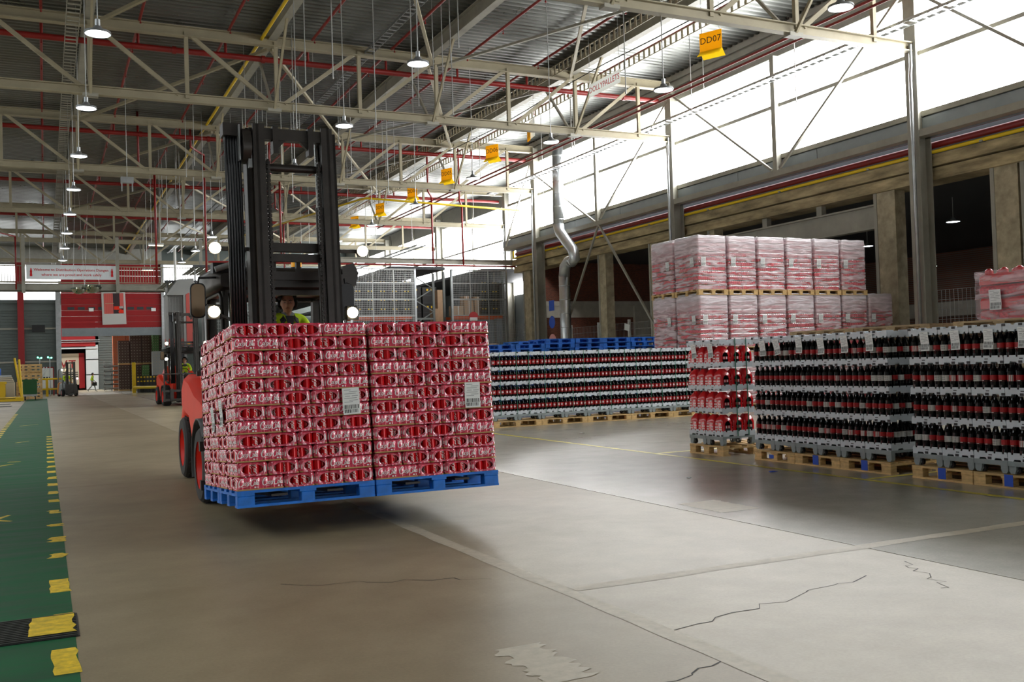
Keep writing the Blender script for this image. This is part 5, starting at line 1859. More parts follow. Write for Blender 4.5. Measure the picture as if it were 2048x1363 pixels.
def person(label, T, pose, jacket='hivis', hairm='hair', head_yaw=0., head_tilt=0., trouser='trouser'):
    J, E, R_ = pose['J'], pose['E'], pose['R']
    t = thing('person', label, 'person', T)
    body = skin_body('body_tmp', J, E, R_, trouser)
    parts = [mesh_vf(body)+(trouser,)]
    bpy.data.meshes.remove(body)
    HT = Matrix.Translation(Vector(J['neck'])+Vector((0, -.012, -.03))) @ Matrix.Rotation(head_yaw, 4, 'Z') @ Matrix.Rotation(head_tilt, 4, 'X') @ Matrix.Scale(1.08, 4)
    hv, hf = head_mesh()
    parts.append(([tuple(HT @ Vector(p)) for p in hv], hf, 'skin'))
    nb = MB().tube([Vector(J['neck'])-Vector((0, 0, .10)), Vector(J['neck']), Vector(J['neck'])+Vector((0, -.005, .09))], [.062, .056, .052], 'skin', 12)
    parts.append((nb.v, nb.f, 'skin'))
    for s in (-1, 1):
        e = MB().ball((s*.075, .008, .118), .018, 'skin', 8, 6, (.45, .8, 1.5))
        parts.append(([tuple(HT @ Vector(p)) for p in e.v], e.f, 'skin'))
        e = MB().ball((s*.031, -.0735, .130), .0105, 'eyewhite', 8, 6, (1.2, .6, .7))
        parts.append(([tuple(HT @ Vector(p)) for p in e.v], e.f, 'eyewhite'))
        e = MB().ball((s*.031, -.079, .130), .0052, 'eye', 8, 6, (1, .6, 1.1))
        parts.append(([tuple(HT @ Vector(p)) for p in e.v], e.f, 'eye'))
        e = MB().tube([(s*.014, -.094, .146), (s*.032, -.095, .151), (s*.052, -.082, .146)], [.004, .005, .003], hairm, 6)
        parts.append(([tuple(HT @ Vector(p)) for p in e.v], e.f, hairm))
    e = MB().tube([(-.026, -.083, .058), (-.01, -.094, .061), (.01, -.094, .061), (.026, -.083, .058)], [.003, .0055, .0055, .003], 'lip', 6)
    parts.append(([tuple(HT @ Vector(p)) for p in e.v], e.f, 'lip'))
    for k in ('L', 'R'):
        w = Vector(J['wrist'+k]); d = w-Vector(J['elbow'+k])
        parts.append(hand_parts(w, d, pose['hs'+k]))
    me = join_meshes('body', parts)
    inst('body', me, t)
    # hair: lumpy cap, lower at the back
    rnd = random.Random(11)
    hb = MB()
    hv, hf = head_mesh()
    vv = []
    for (x, y, z) in hv:
        r = Vector((x, y, z-.13))
        n_ = r.normalized() if r.length > 1e-6 else Vector((0, 0, 1))
        k = pose.get('hairlift', .030)
        vv.append(tuple(Vector((x, y, z))+n_*(k+rnd.uniform(-.004, .006))))
    keep = []
    for q in hf:
        c = sum((Vector(hv[i]) for i in q), Vector())/len(q)
        lim = .205 if c.y < -.03 else (.165 if c.y < .01 else .085)
        if abs(c.x) > .055 and c.y < .0:
            lim = min(lim, .150)
        if c.z > lim:
            keep.append(q)
    hb.add([tuple(HT @ Vector(p)) for p in vv], keep, hairm, True)
    rl = pose.get('curls', 130)
    for i in range(rl):
        q = keep[rnd.randrange(len(keep))]
        c = sum((Vector(vv[k]) for k in q), Vector())/len(q)
        hb.ball(tuple(HT @ c), rnd.uniform(.012, .022), hairm, 6, 4)
    hb.build('hair', t)
    # jacket over the torso and arms
    JJ = {k: J[k] for k in ('pelvis', 'belly', 'chest', 'upper', 'shoulderL', 'shoulderR', 'elbowL', 'elbowR') }
    for k in ('L', 'R'):
        a, c = Vector(J['elbow'+k]), Vector(J['wrist'+k])
        JJ['cuff'+k] = tuple(a+(c-a)*pose.get('sleeve', .8))
    RR = {'pelvis': (.17, .125), 'belly': (.165, .13), 'chest': (.18, .13), 'upper': (.12, .10), 'shoulderL': .078, 'shoulderR': .078, 'elbowL': .056, 'elbowR': .056, 'cuffL': .045, 'cuffR': .045}
    EE = [('pelvis', 'belly'), ('belly', 'chest'), ('chest', 'upper'), ('upper', 'shoulderL'), ('upper', 'shoulderR'), ('shoulderL', 'elbowL'), ('shoulderR', 'elbowR'), ('elbowL', 'cuffL'), ('elbowR', 'cuffR')]
    jm = skin_body('jacket', JJ, EE, RR, jacket)
    inst('jacket', jm, t)
    nk = Vector(J['neck'])
    cl = MB()
    for s in (-1, 1):
        cl.loft([[(nk.x+s*.075, nk.y+.06, nk.z-.00), (nk.x+s*.095, nk.y+.05, nk.z-.03), (nk.x+s*.10, nk.y+.02, nk.z-.05), (nk.x+s*.07, nk.y+.03, nk.z-.01)],
                 [(nk.x+s*.082, nk.y-.03, nk.z-.03), (nk.x+s*.12, nk.y-.05, nk.z-.08), (nk.x+s*.115, nk.y-.06, nk.z-.10), (nk.x+s*.07, nk.y-.05, nk.z-.05)],
                 [(nk.x+s*.055, nk.y-.105, nk.z-.10), (nk.x+s*.115, nk.y-.12, nk.z-.16), (nk.x+s*.105, nk.y-.125, nk.z-.18), (nk.x+s*.045, nk.y-.115, nk.z-.12)]], 'charcoal')
    cl.add([(nk.x-.055, nk.y-.095, nk.z-.06), (nk.x+.055, nk.y-.095, nk.z-.06), (nk.x+.035, nk.y-.135, nk.z-.17), (nk.x-.035, nk.y-.135, nk.z-.17)], [(0, 1, 2, 3)], 'charcoal')
    cl.build('collar', t)
    return t
def seated_pose():
    J = {'pelvis': (0, .05, .10), 'belly': (0, .03, .26), 'chest': (0, -.02, .42), 'upper': (0, -.04, .53), 'neck': (0, -.055, .62),
         'shoulderL': (-.19, -.03, .52), 'shoulderR': (.19, -.03, .52), 'elbowL': (-.27, -.20, .30), 'elbowR': (.27, -.20, .30),
         'wristL': (-.15, -.42, .26), 'wristR': (.15, -.42, .26), 'hipL': (-.10, .0, .08), 'hipR': (.10, .0, .08), 'kneeL': (-.15, -.44, .10), 'kneeR': (.15, -.44, .10),
         'ankL': (-.15, -.50, -.32), 'ankR': (.15, -.50, -.32), 'toeL': (-.16, -.66, -.36), 'toeR': (.16, -.66, -.36)}
    E = [('pelvis', 'belly'), ('belly', 'chest'), ('chest', 'upper'), ('upper', 'neck'), ('upper', 'shoulderL'), ('upper', 'shoulderR'), ('shoulderL', 'elbowL'), ('shoulderR', 'elbowR'),
         ('elbowL', 'wristL'), ('elbowR', 'wristR'), ('pelvis', 'hipL'), ('pelvis', 'hipR'), ('hipL', 'kneeL'), ('hipR', 'kneeR'), ('kneeL', 'ankL'), ('kneeR', 'ankR'), ('ankL', 'toeL'), ('ankR', 'toeR')]
    R_ = {'pelvis': (.15, .11), 'belly': (.14, .11), 'chest': (.16, .115), 'upper': (.10, .08), 'neck': .055, 'shoulderL': .062, 'shoulderR': .062, 'elbowL': .042, 'elbowR': .042,
          'wristL': .028, 'wristR': .028, 'hipL': .09, 'hipR': .09, 'kneeL': .062, 'kneeR': .062, 'ankL': .045, 'ankR': .045, 'toeL': .04, 'toeR': .04}
    return {'J': J, 'E': E, 'R': R_, 'hsL': (1, 0, 0), 'hsR': (-1, 0, 0)}
SEAT = seated_pose()
PX, PY = 2.76, 12.28
D1 = person('driver with dark curly hair in yellow hi-vis jacket behind the large mast', TR(PX, PY, 1.555, .05), SEAT, head_yaw=-.25)
# second and third trucks
F2 = copy_tree(F1, TR(5.85, 45.7, 0, .05), 'orange red forklift with raised dark mast beside the machine cage')
D2 = copy_tree(D1, TR(5.86, 47.35, 1.30), 'driver in yellow hi-vis jacket inside the second orange forklift')
def small_truck():
    t = thing('forklift', 'small grey and amber forklift with black mast by the hall door', 'forklift', TR(1.75, 79.3, 0, .22))
    MB().loft([hull_ring(.35, .52, .12, .62, .06), hull_ring(.9, .54, .12, .95, .1, .08), hull_ring(1.5, .54, .14, 1.0, .12, .08), hull_ring(2.0, .5, .2, .95, .15, .08)], 'greybody').build('chassis', t)
    MB().loft([hull_ring(1.45, .55, .2, 1.02, .08, .04), hull_ring(1.9, .54, .18, 1.05, .15, .06), hull_ring(2.15, .42, .24, .9, .15, .06)], 'orangecw').build('counterweight', t)
    b = MB()
    for s in (-1, 1):
        b.tube([(s*.48, .42, .6), (s*.46, .62, 1.5), (s*.42, .8, 2.02), (s*.42, 1.5, 2.06), (s*.44, 1.75, 1.9), (s*.46, 1.85, .95)], .045, 'greybody', 8)
    b.bar((-.42, .85, 2.05), (.42, .85, 2.05), .08, .05, 'greybody').bar((-.42, 1.15, 2.07), (.42, 1.15, 2.07), .05, .04, 'greybody').bar((-.42, 1.5, 2.06), (.42, 1.5, 2.06), .08, .05, 'greybody')
    b.build('overhead_guard', t)
    for s in (-1, 1):
        b = MB().box(s*.27-.06, s*.27+.06, .02, .16, .1, 2.55, 'black').box(s*.2-.03, s*.2+.03, -.04, .06, .2, 2.5, 'black')
        b.build('mast_rail', t)
        wheel(t, s*.46, .5, .27, .2); wheel(t, s*.42, 1.75, .24, .18)
        f = MB().box(s*.22-.05, s*.22+.05, -1.0, -.05, .06, .1, 'black').box(s*.22-.05, s*.22+.05, -.06, -.02, .06, .5, 'black')
        f.build('fork', t)
    MB().box(-.3, .3, .02, .1, 2.42, 2.52, 'black').box(-.3, .3, .06, .12, 1.6, 1.68, 'black').box(-.42, .42, -.04, .0, .2, .9, 'black').box(-.03, .03, .05, .12, .2, 2.4, 'black').build('carriage', t)
    MB().cbox(-.22, .22, 1.1, 1.5, .9, 1.05, 'blackp', .03).cbox(-.2, .2, 1.45, 1.56, 1.0, 1.5, 'blackp', .03).build('seat', t)
    o = MB().cyl((-.44, .72, 1.98), (-.44, .80, 1.98), .06, 'blackp', 12).build('work_lamp', t)
    MB().cyl((-.44, .71, 1.98), (-.44, .72, 1.98), .055, 'head', 12).build('lamp_lens', o)
    MB().cyl((.50, .2, 1.3), (.50, .24, 1.3), .06, 'redled', 10).build('side_lamp', t)
    return t
F3 = small_truck()
D3 = copy_tree(D1, TR(1.45, 80.55, .95, .22), 'driver in yellow hi-vis jacket on the small grey forklift')
def walk_pose():
    J = {'pelvis': (0, 0, .94), 'belly': (0, -.01, 1.10), 'chest': (0, -.03, 1.28), 'upper': (0, -.03, 1.40), 'neck': (0, -.045, 1.50),
         'shoulderL': (-.19, -.02, 1.40), 'shoulderR': (.19, -.02, 1.40), 'elbowL': (-.25, .12, 1.13), 'elbowR': (.25, -.10, 1.12),
         'wristL': (-.23, .05, .90), 'wristR': (.22, -.26, .95), 'hipL': (-.09, 0, .90), 'hipR': (.09, 0, .90), 'kneeL': (-.10, .06, .50), 'kneeR': (.10, -.22, .52),
         'ankL': (-.10, .38, .16), 'ankR': (.10, -.30, .09), 'toeL': (-.10, .30, .04), 'toeR': (.10, -.46, .05)}
    P = seated_pose()
    return {'J': J, 'E': P['E'], 'R': P['R'], 'hsL': (0, 1, 0), 'hsR': (0, 1, 0), 'curls': 10, 'hairlift': .010, 'sleeve': .25}
W1 = person('person walking right in yellow hi-vis top and grey trousers near the hall door', TR(3.95, 98.2, 0, PI/2), walk_pose())
tag(MB().cbox(-.05, .05, -.2, .2, -.32, 0, 'blackp', .02).tube([(0, -.1, 0), (0, -.06, .09), (0, .06, .09), (0, .1, 0)], .012, 'blackp', 6).build('bag', None, TR(4.15, 98.02, .87, PI/2)),
    'black bag carried by the walking person in hi-vis top', 'bag')
# ================================================================== UNDER THE ROOF
# high bay lamps in three rows
lh = MB().lathe([(.0, .16), (.07, .15), (.10, .07), (.24, .045), (.25, .0), (.235, -.004)], 'galv', 20).mesh('housing')
ll = MB().lathe([(0.0, .0), (.21, .0), (.215, .006)], 'lamp', 20).mesh('lens')
def lamp(x, y, z, lb):
    t = thing('high_bay_lamp', lb, 'lamp', TR(x, y, z))
    inst('housing', lh, t); inst('lens', ll, t)
    MB().cyl((0, 0, .14), (0, 0, .28), .05, 'galv', 8).cyl((0, 0, .28), (0, 0, 12.76-z), .012, 'wire', 6).build('rod', t)
    return t
for k in range(9):
    lamp(1.05, 20.27+5.8*k, 8.06, 'round high bay lamp, %s along the row over the green walkway side' % od(k))
for k in range(8):
    lamp(7.52, 19.96+5.85*k, 8.06, 'round high bay lamp, %s along the row above the forklift' % od(k))
for k in range(8):
    lamp(13.93, 13.92+5.95*k, 8.06, 'round high bay lamp, %s along the row by the glazed wall' % od(k))
for i, (x, y, z) in enumerate(((31.5, 30.5, 5.9), (36.5, 32.0, 5.9), (44, 38, 6.0), (29.5, 24.5, 6.0))):
    t = thing('annex_lamp', 'round lamp glowing in the dark annex behind the pillars, %s from the duct side' % od(i), 'lamp', TR(x, y, z))
    inst('housing', lh, t); inst('lens', ll, t)
    MB().cyl((0, 0, .1), (0, 0, 6.89-z), .012, 'wire', 6).build('rod', t)
for i, (x, y, z) in enumerate(((5.0, 50, 7.7), (6.6, 72, 8.7))):
    t = thing('strip_lamp', ('warm yellow strip lamp under the dark roof, nearer one', 'warm yellow strip lamp near the far gantry')[i], 'lamp', TR(x, y, z))
    MB().box(-.35, .35, -.08, .08, 0, .1, 'galv').cyl((-.2, 0, .1), (-.2, 0, 12.77-z), .01, 'wire', 5).cyl((.2, 0, .1), (.2, 0, 12.77-z), .01, 'wire', 5).build('housing', t)
    MB().box(-.33, .33, -.07, .07, -.03, 0, 'tube').build('tube', t)
# sprinkler mains under each truss and branch lines along the roof
for i, y in enumerate(Y_T[1:]):
    t = thing('sprinkler_main', 'thick red sprinkler main crossing under the roof, %s truss bay' % od(i), 'pipe', TR(0, y+.55, 11.72))
    b = MB().cyl((XL, 0, 0), (22.3 if y < 47 else 26.3, 0, 0), .095, 'redpipe', 12)
    b.build('pipe_run', t)
    cl = MB().cyl((-.06, 0, 0), (.06, 0, 0), .125, 'redpipe', 12).mesh('coupling')
    rs = MB().cyl((0, 0, 0), (0, 0, .62), .045, 'redpipe', 8).mesh('riser')
    for x in (-2.6, 3.9, 6.7, 13.0, 17.6, 20.7):
        inst('coupling', cl, t, TR(x, 0, 0))
    for x in (.1, 2.83, 5.5, 8.2, 10.95, 13.65, 16.45, 19.3):
        inst('riser', rs, t, TR(x, 0, 0))
hd = MB().cyl((0, 0, 0), (0, 0, -.16), .012, 'redpipe', 6).cyl((0, 0, -.16), (0, 0, -.2), .03, 'redpipe', 6).mesh('sprinkler_head')
for i, x in enumerate((.1, 2.83, 5.5, 8.2, 10.95, 13.65, 16.45, 19.3)):
    t = thing('sprinkler_branch', 'thin red sprinkler line running along the roof, %s from the dark side' % od(i), 'pipe', TR(x, 0, 12.33))
    MB().cyl((0, -10, 0), (0, 91, 0), .045, 'redpipe', 8).build('pipe_run', t)
    for k in range(26):
        inst('sprinkler_head', hd, t, TR(0, 10.5+k*2.97, 0))
t = thing('ridge_pipe', 'yellow pipe running along the ridge beam under the roof', 'pipe')
MB().cyl((6.55, -10, 12.2), (6.55, 91, 12.2), .05, 'yelpipe', 8).build('pipe_run', t)
t = thing('gas_line', 'yellow pipe crossing the roof with a bend near the yellow signs', 'pipe')
MB().tube([(10.5, 60, 9.5), (13.8, 45.0, 9.5), (14.0, 44.6, 9.5), (22.0, 44.4, 9.2)], .05, 'yelpipe', 8).build('pipe_run', t)
# twin thin red pipes and cable ladders along the glazed wall
for i, z in enumerate((10.55, 10.37)):
    t = thing('thin_red_pipe', '%s of twin thin red pipes slung before the glazed wall' % ('upper', 'lower')[i], 'pipe')
    MB().cyl((19.5, -6, z), (19.5, 60, z), .04, 'redpipe', 8).build('pipe_run', t)
def ladder(x, y0, y1, z, w, mt, lb, upright=False):
    t = thing('cable_ladder', lb, 'cable tray', TR(x, 0, z))
    b = MB()
    if upright:
        b.box(-.012, .012, y0, y1, -.05, -.02, mt).box(-.012, .012, y0, y1, w-.03, w, mt)
    else:
        b.box(-w/2, -w/2+.02, y0, y1, 0, .08, mt).box(w/2-.02, w/2, y0, y1, 0, .08, mt)
    b.build('side_rail', t)
    n_ = int((y1-y0)/.32)
    b = MB()
    for k in range(n_):
        yy = y0+.1+k*.32
        if upright:
            b.box(-.01, .01, yy, yy+.10, -.02, w-.03, mt)
        else:
            b.box(-w/2, w/2, yy, yy+.07, .0, .02, mt)
    o = b.build('rungs', t)
    o['kind'] = 'stuff'
    return t
ladder(21.6, -10, 47, 10.42, .42, 'galv', 'perforated galvanised cable tray running before the tall windows')
ladder(10.15, 5, 90, 12.1, .3, 'galv', 'grey cable tray along the roof above the forklift')
ladder(17.2, 5, 90, 12.05, .32, 'truss', 'pale perforated strip beside the roof purlin at the glazed side', True)
ladder(19.0, 5, 90, 11.9, .26, 'truss', 'pale perforated strip nearest the glazed wall', True)
ladder(.85, 12, 90, 10.9, .35, 'steel', 'cable tray above the lamps on the dark side of the roof')
ladder(17.6, 47, 88, 7.6, .5, 'galv', 'wide cable tray beyond the bay beam')
# black cable along the roof
t = thing('roof_cable', 'thin dark cable strung along the roof beside the pale perforated strip', 'cable')
MB().tube([(17.9, 5+3*i, 11.75-.08*math.sin(i*1.3)) for i in range(24)], .02, 'blackp', 6).build('run', t)
# suspension wires
wm = {}
rnd = random.Random(21)
for i in range(74):
    x = rnd.choice((5.6, 6.3, 7.5, 8.6, 9.2, 10.2, 11.0, 12.3, 13.4, 14.6, 16.0, 19.5, 20.4))+rnd.uniform(-.2, .2)
    y = rnd.uniform(20, 62)
    L = rnd.choice((2.2, 3.0, 3.8, 4.6))
    if L not in wm:
        wm[L] = MB().cyl((0, 0, 0), (0, 0, L), .015, 'wire', 5, caps=True).cyl((0, 0, 0), (0, 0, .05), .02, 'wire', 5).mesh('suspension_wire')
    tag(inst('suspension_wire', wm[L], None, TR(x, y, 12.78-L)), 'thin steel suspension wire hanging from the ribbed roof', 'wire', 'suspension wires under the roof')
# yellow bay signs
def bay_sign(x, y, z, text, lb, back=False):
    t = thing('bay_sign', lb, 'sign', TR(x, y, z, -1.12 if not back else -1.75))
    w = .34
    b = MB().box(-w, w, -.006, .006, .10, .62, 'signyel').add([(-w, -.006, .10), (w, -.006, .10), (w, -.2, -.08), (-w, -.2, -.08), (-w, .006, .10), (w, .006, .10), (w, .2, -.08), (-w, .2, -.08)], [(0, 1, 2, 3), (5, 4, 7, 6)], 'signyel')
    if back:
        b = MB().box(-w, w, -.006, .006, .1, .8, 'signwht').box(-w, w*.2, -.1, -.09, .0, .66, 'signyel')
    b.build('panel', t)
    b = MB().cyl((-w*.8, 0, .6), (-w*.8, 0, 12.8-z), .006, 'wire', 5).cyl((w*.8, 0, .6), (w*.8, 0, 12.8-z), .006, 'wire', 5)
    b.build('hanger', t)
    if text:
        tm = text_mesh('lettering', text, .26, 'ink')
        inst('lettering', tm, t, Matrix.Translation((0, -.01, .38)) @ Matrix.Rotation(PI/2, 4, 'X'))
for i, (y, tx) in enumerate(((21.9, 'DD07'), (33.0, ''), (36.7, 'DD06'), (41.8, 'DD05'), (46.5, 'DD04'), (51.8, 'DD03'), (56.7, 'DD02'))):
    bay_sign(17.0, y, 9.93, tx, ('yellow hanging bay sign reading DD07 near the tall windows', 'yellow and white hanging sign seen edge on beyond DD07',
             'yellow hanging bay sign reading DD06', 'smaller yellow hanging bay sign, next after DD06', 'yellow hanging bay sign, second after DD06', 'yellow hanging bay sign, third after DD06', 'farthest yellow hanging bay sign beside the mast')[i], i == 1)
t = thing('hanging_sign', 'white hanging sign with red dolly pallet lettering', 'sign', TR(16.3, 26.5, 10.05, -PI/2))
MB().box(-.95, .95, -.008, .008, 0, .42, 'signwht').build('panel', t)
MB().cyl((-.9, 0, .4), (-.9, 0, 2.6), .006, 'wire', 5).cyl((.9, 0, .4), (.9, 0, 2.6), .006, 'wire', 5).build('hanger', t)
inst('lettering', text_mesh('lettering', 'DOLLYPALLETS', .27, 'bred'), t, Matrix.Translation((0, -.012, .21)) @ Matrix.Rotation(PI/2, 4, 'X'))
# spiral duct at the wall
t = thing('spiral_duct', 'galvanised spiral air duct with an offset bend beside the wall bracing', 'duct', TR(22.0, 40.0, 0))
path = [(0, .2, .0), (0, .0, 5.3)]
def duct(p, nm):
    b = MB().tube(p, .26, 'alu', 20)
    b.build(nm, t)
duct([(0, -.1, 0), (0, -.1, 5.45)], 'lower_run')
duct([(0, -.1, 5.4), (0, -.2, 5.85), (0, -.55, 6.05), (0, -1.0, 6.05)], 'elbow')
duct([(0, -.8, 6.0), (0, -1.15, 6.12), (0, -1.05, 6.5), (0, .15, 7.5), (0, .3, 7.9)], 'offset_bend')
duct([(0, .3, 7.85), (0, .15, 11.6)], 'upper_run')
rg = MB().lathe([(.262, 0), (.272, .01), (.272, .03), (.262, .04)], 'alu', 20).mesh('seam_ring')
for i in range(8):
    inst('seam_ring', rg, t, TR(0, -.1, .4+i*.65))
for i in range(6):
    inst('seam_ring', rg, t, TR(0, .27-i*.02, 8.1+i*.6))
# wall signs by the duct and switch box
t = thing('column_sign', 'narrow blue and red round signs on the column by the duct', 'sign', TR(22.2, 41.6, 0))
MB().box(-.02, .0, -.25, .25, 3.9, 4.4, 'signblue').build('panel', t)
MB().cyl((-.02, 0, 3.35), (0, 0, 3.35), .3, 'signblue', 18).build('panel', t)
MB().cyl((-.02, 0, 2.4), (0, 0, 2.4), .38, 'signpink', 18).build('panel', t)
tag(MB().box(-.1, 0, -.3, .3, 1.6, 2.25, 'signwht').cyl((-.11, 0, 1.9), (-.1, 0, 1.9), .05, 'ink', 8).build('switch_box', None, TR(22.37, 43.55, 0)), 'white switch box on the steel column beside the blue sign', 'box')
# mesh fence in front of the annex wall
def mesh_panel(t, W_, H_, nx, nz, T, mt='wire', z0=0.):
    b = MB()
    for i in range(nx+1):
        x = W_*i/nx
        b.box(x-.006, x+.006, -.004, .004, z0, z0+H_, mt)
    for j in range(nz+1):
        z = z0+H_*j/nz
        b.box(0, W_, -.006, .006, z-.006, z+.006, mt)
    return inst('mesh_panel', b.mesh('mesh_panel'), t, T)
t = thing('wire_fence', 'low zinc wire mesh fence in front of the brick annex wall', 'fence', TR(24.02, 43.0, 0, -PI/2))
pm = MB().box(-.05, .05, -.05, .05, 0, 3.25, 'signwht').mesh('post')
for i in range(4):
    inst('post', pm, t, TR(i*2.7, 0, 0))
    if i < 3:
        mesh_panel(t, 2.6, 2.7, 22, 9, TR(i*2.7+.05, 0, .4))
tag(MB().box(-.22, .22, -.01, 0, 0, .3, 'paper').build('paper_notice', None, Matrix.Translation((23.95, 37.7, 2.75)) @ Matrix.Rotation(-PI/2, 4, 'Z') @ Matrix.Rotation(.2, 4, 'Y')), 'tilted white paper on the wire fence by the brick wall', 'notice')
t = thing('wire_fence', 'tall zinc mesh fence beyond the crates near the window column', 'fence', TR(23.9, 21.0, 0, -1.35))
for i in range(6):
    inst('post', pm, t, TR(i*2.6, 0, 0))
    if i < 5:
        mesh_panel(t, 2.5, 2.9, 20, 10, TR(i*2.6+.05, 0, .3))
tag(MB().box(-1.0, 1.0, -.5, .5, 0, 2.3, 'reddoor').box(-1, 1, -.52, -.5, .2, 2.1, 'redpaint').build('red_cabinet', None, TR(28.2, 16.2, 0, -1.3)), 'dark red cabinet behind the mesh fence at the right', 'cabinet')
for i, (x, y, z) in enumerate(((38.2, 25.5, 6.2), (37.2, 21.5, 6.15), (36.4, 18.2, 6.1), (35.7, 15.6, 6.05))):
    t = thing('annex_sign', 'small white sign hanging in the dark annex, %s from the pillar' % od(i), 'sign', TR(x, y, z, -1.0))
    MB().box(-.28, .28, -.01, .01, -.5, -.08, 'signwht').cyl((0, 0, -.1), (0, 0, .72), .01, 'wire', 5).build('panel', t)
tag(MB().box(0, .02, -.3, .3, 0, .7, 'signwht').build('paper_notice', None, TR(45.87, 30.5, 2.8)), 'white notice on the annex brick wall behind the mesh', 'notice')

# ================================================================== CAGED RACKS (centre background)
def crate_block(t, x0, x1, y0, y1, z0, z1, nx, nz, mt, nm='crate'):
    w, h = (x1-x0)/nx, (z1-z0)/nz
    b = MB().cbox(.012, w-.012, 0, y1-y0, .0, h-.015, mt, .02)
    b.box(w*.3, w*.42, -.012, .02, h*.78, h*.9, 'yelsteel').box(w*.58, w*.7, -.012, .02, h*.78, h*.9, 'yelsteel')
    b.box(w*.06, w*.94, -.006, .0, h*.1, h*.14, 'plate').box(w*.06, w*.94, -.006, .0, h*.5, h*.53, 'plate')
    me = b.mesh(nm)
    for i in range(nx):
        for k in range(nz):
            inst(nm, me, t, TR(x0+i*w, y0, z0+k*h))
def black_crates(x0, z0, n_, lab, y0=48.2, grp='black crate stacks in the caged racks'):
    for i in range(n_):
        t = thing('crate_stack', 'black crate stack with yellow clips, %s %s' % (od(i), lab), 'crates', TR(x0+i*.66, y0, z0), grp)
        crate_block(t, 0, .62, 0, .8, 0, .92, 1, 2, 'crateblk')
def rack(x0, x1, lb, shelves=(4.0,), y=48.0):
    t = thing('pallet_rack', lb, 'rack', TR(x0, y, 0))
    W_ = x1-x0
    for yy in (0, 1.1):
        for x in (0, W_):
            MB().box(x-.06, x+.06, yy-.05, yy+.05, 0, 6.5, 'rackgrey').build('upright', t)
    for z in shelves:
        for yy in (0, 1.1):
            MB().box(0, W_, yy-.03, yy+.03, z-.14, z, 'rackor').build('beam', t)
        MB().box(0, W_, 0, 1.1, z, z+.02, 'rackgrey').build('deck', t)
    return t
def cage(x0, x1, y, lb, z0=3.6, z1=6.5):
    t = thing('mesh_cage', lb, 'cage', TR(x0, y, 0))
    W_ = x1-x0
    mesh_panel(t, W_, z1-z0, int(W_/.085), int((z1-z0)/.1), TR(0, 0, z0))
    for x in (0, W_):
        MB().box(x-.05, x+.05, -.03, .05, 0, z1, 'galv').build('post', t)
    for z in (4.05, 4.9, 5.75, 6.45):
        MB().box(0, W_, -.02, .02, z-.025, z+.025, 'wire').build('rail', t)
    for x in (W_*.33, W_*.66):
        MB().box(x-.02, x+.02, -.02, .02, z0, z1, 'wire').build('stile', t)
    return t
rack(14.1, 17.4, 'orange beamed rack behind the left mesh cage', (2.2, 4.02))
cage(14.0, 17.45, 47.7, 'left zinc mesh cage on the orange racks beyond the load')
black_crates(14.2, 4.04, 5, 'on the lower shelf of left cage rack')
black_crates(14.2, 4.97, 5, 'on the upper shelf of left cage rack')
rack(19.6, 22.6, 'orange beamed rack behind the right mesh cage', (2.2, 4.02))
cage(19.5, 22.7, 47.7, 'right zinc mesh cage on the orange racks beyond the load')
black_crates(21.25, 4.04, 2, 'on the lower shelf of right cage rack')
black_crates(21.25, 4.97, 2, 'on the upper shelf of right cage rack')
for i, (x, z, w, h) in enumerate(((19.75, 4.04, .6, .55), (20.4, 4.04, .55, .85), (20.4, 4.9, .3, .22), (21.0, 4.04, .42, 1.05))):
    t = thing('carton', 'brown carton on the right cage rack, %s from its left post' % od(i), 'carton', TR(x, 48.2, z))
    MB().cbox(0, w, 0, .6, 0, h, 'carton', .01).box(w*.45, w*.55, -.004, 0, 0, h, 'paper').build('box', t)
# diagonal braced upright frame and dark crates between the cages
t = thing('rack_frame', 'grey braced rack frame between the two mesh cages', 'rack', TR(17.9, 49, 0))
for x in (0, 1.05):
    MB().box(x-.06, x+.06, -.05, .05, 0, 6.4, 'rackgrey').build('upright', t)
for k in range(4):
    z = 1.2+k*1.25
    MB().bar((0, 0, z), (1.05, 0, z+.62), .05, .05, 'rackgrey').build('diagonal', t); MB().bar((1.05, 0, z+.62), (0, 0, z+1.25), .05, .05, 'rackgrey').build('diagonal', t)
MB().box(0, 1.05, -.03, .03, 3.9, 4.0, 'rackgrey').build('rail', t)
for i in range(5):
    t = thing('crate_stack', 'tall black crate stack in the gap between cages, %s column' % od(i), 'crates', TR(16.0+i*.95, 53, 0), 'tall black crates between the cages')
    crate_block(t, 0, .9, 0, .9, 0, 6.0, 1, 6, 'crateblk')
t = thing('conveyor', 'dark red conveyor frame crossing the gap between the cages', 'conveyor', TR(16.8, 51.6, 0))
MB().box(0, 4, 0, .7, 3.4, 3.75, 'redpaint').build('frame', t)
for x in (.2, 3.8):
    MB().box(x-.08, x+.08, .2, .4, 0, 3.4, 'rackgrey').build('leg', t)
for i, (x, z) in enumerate(((18.95, 3.9), (19.15, 4.4))):
    t = thing('carton', ('brown carton standing beside the braced rack frame', 'taller pale carton against the right cage post')[i], 'carton', TR(19.25+i*.4, 49.9+i*.3, 0))
    MB().cbox(0, .34, 0, .5, 0, 4.55+i*1.05, 'carton', .01).build('box', t)
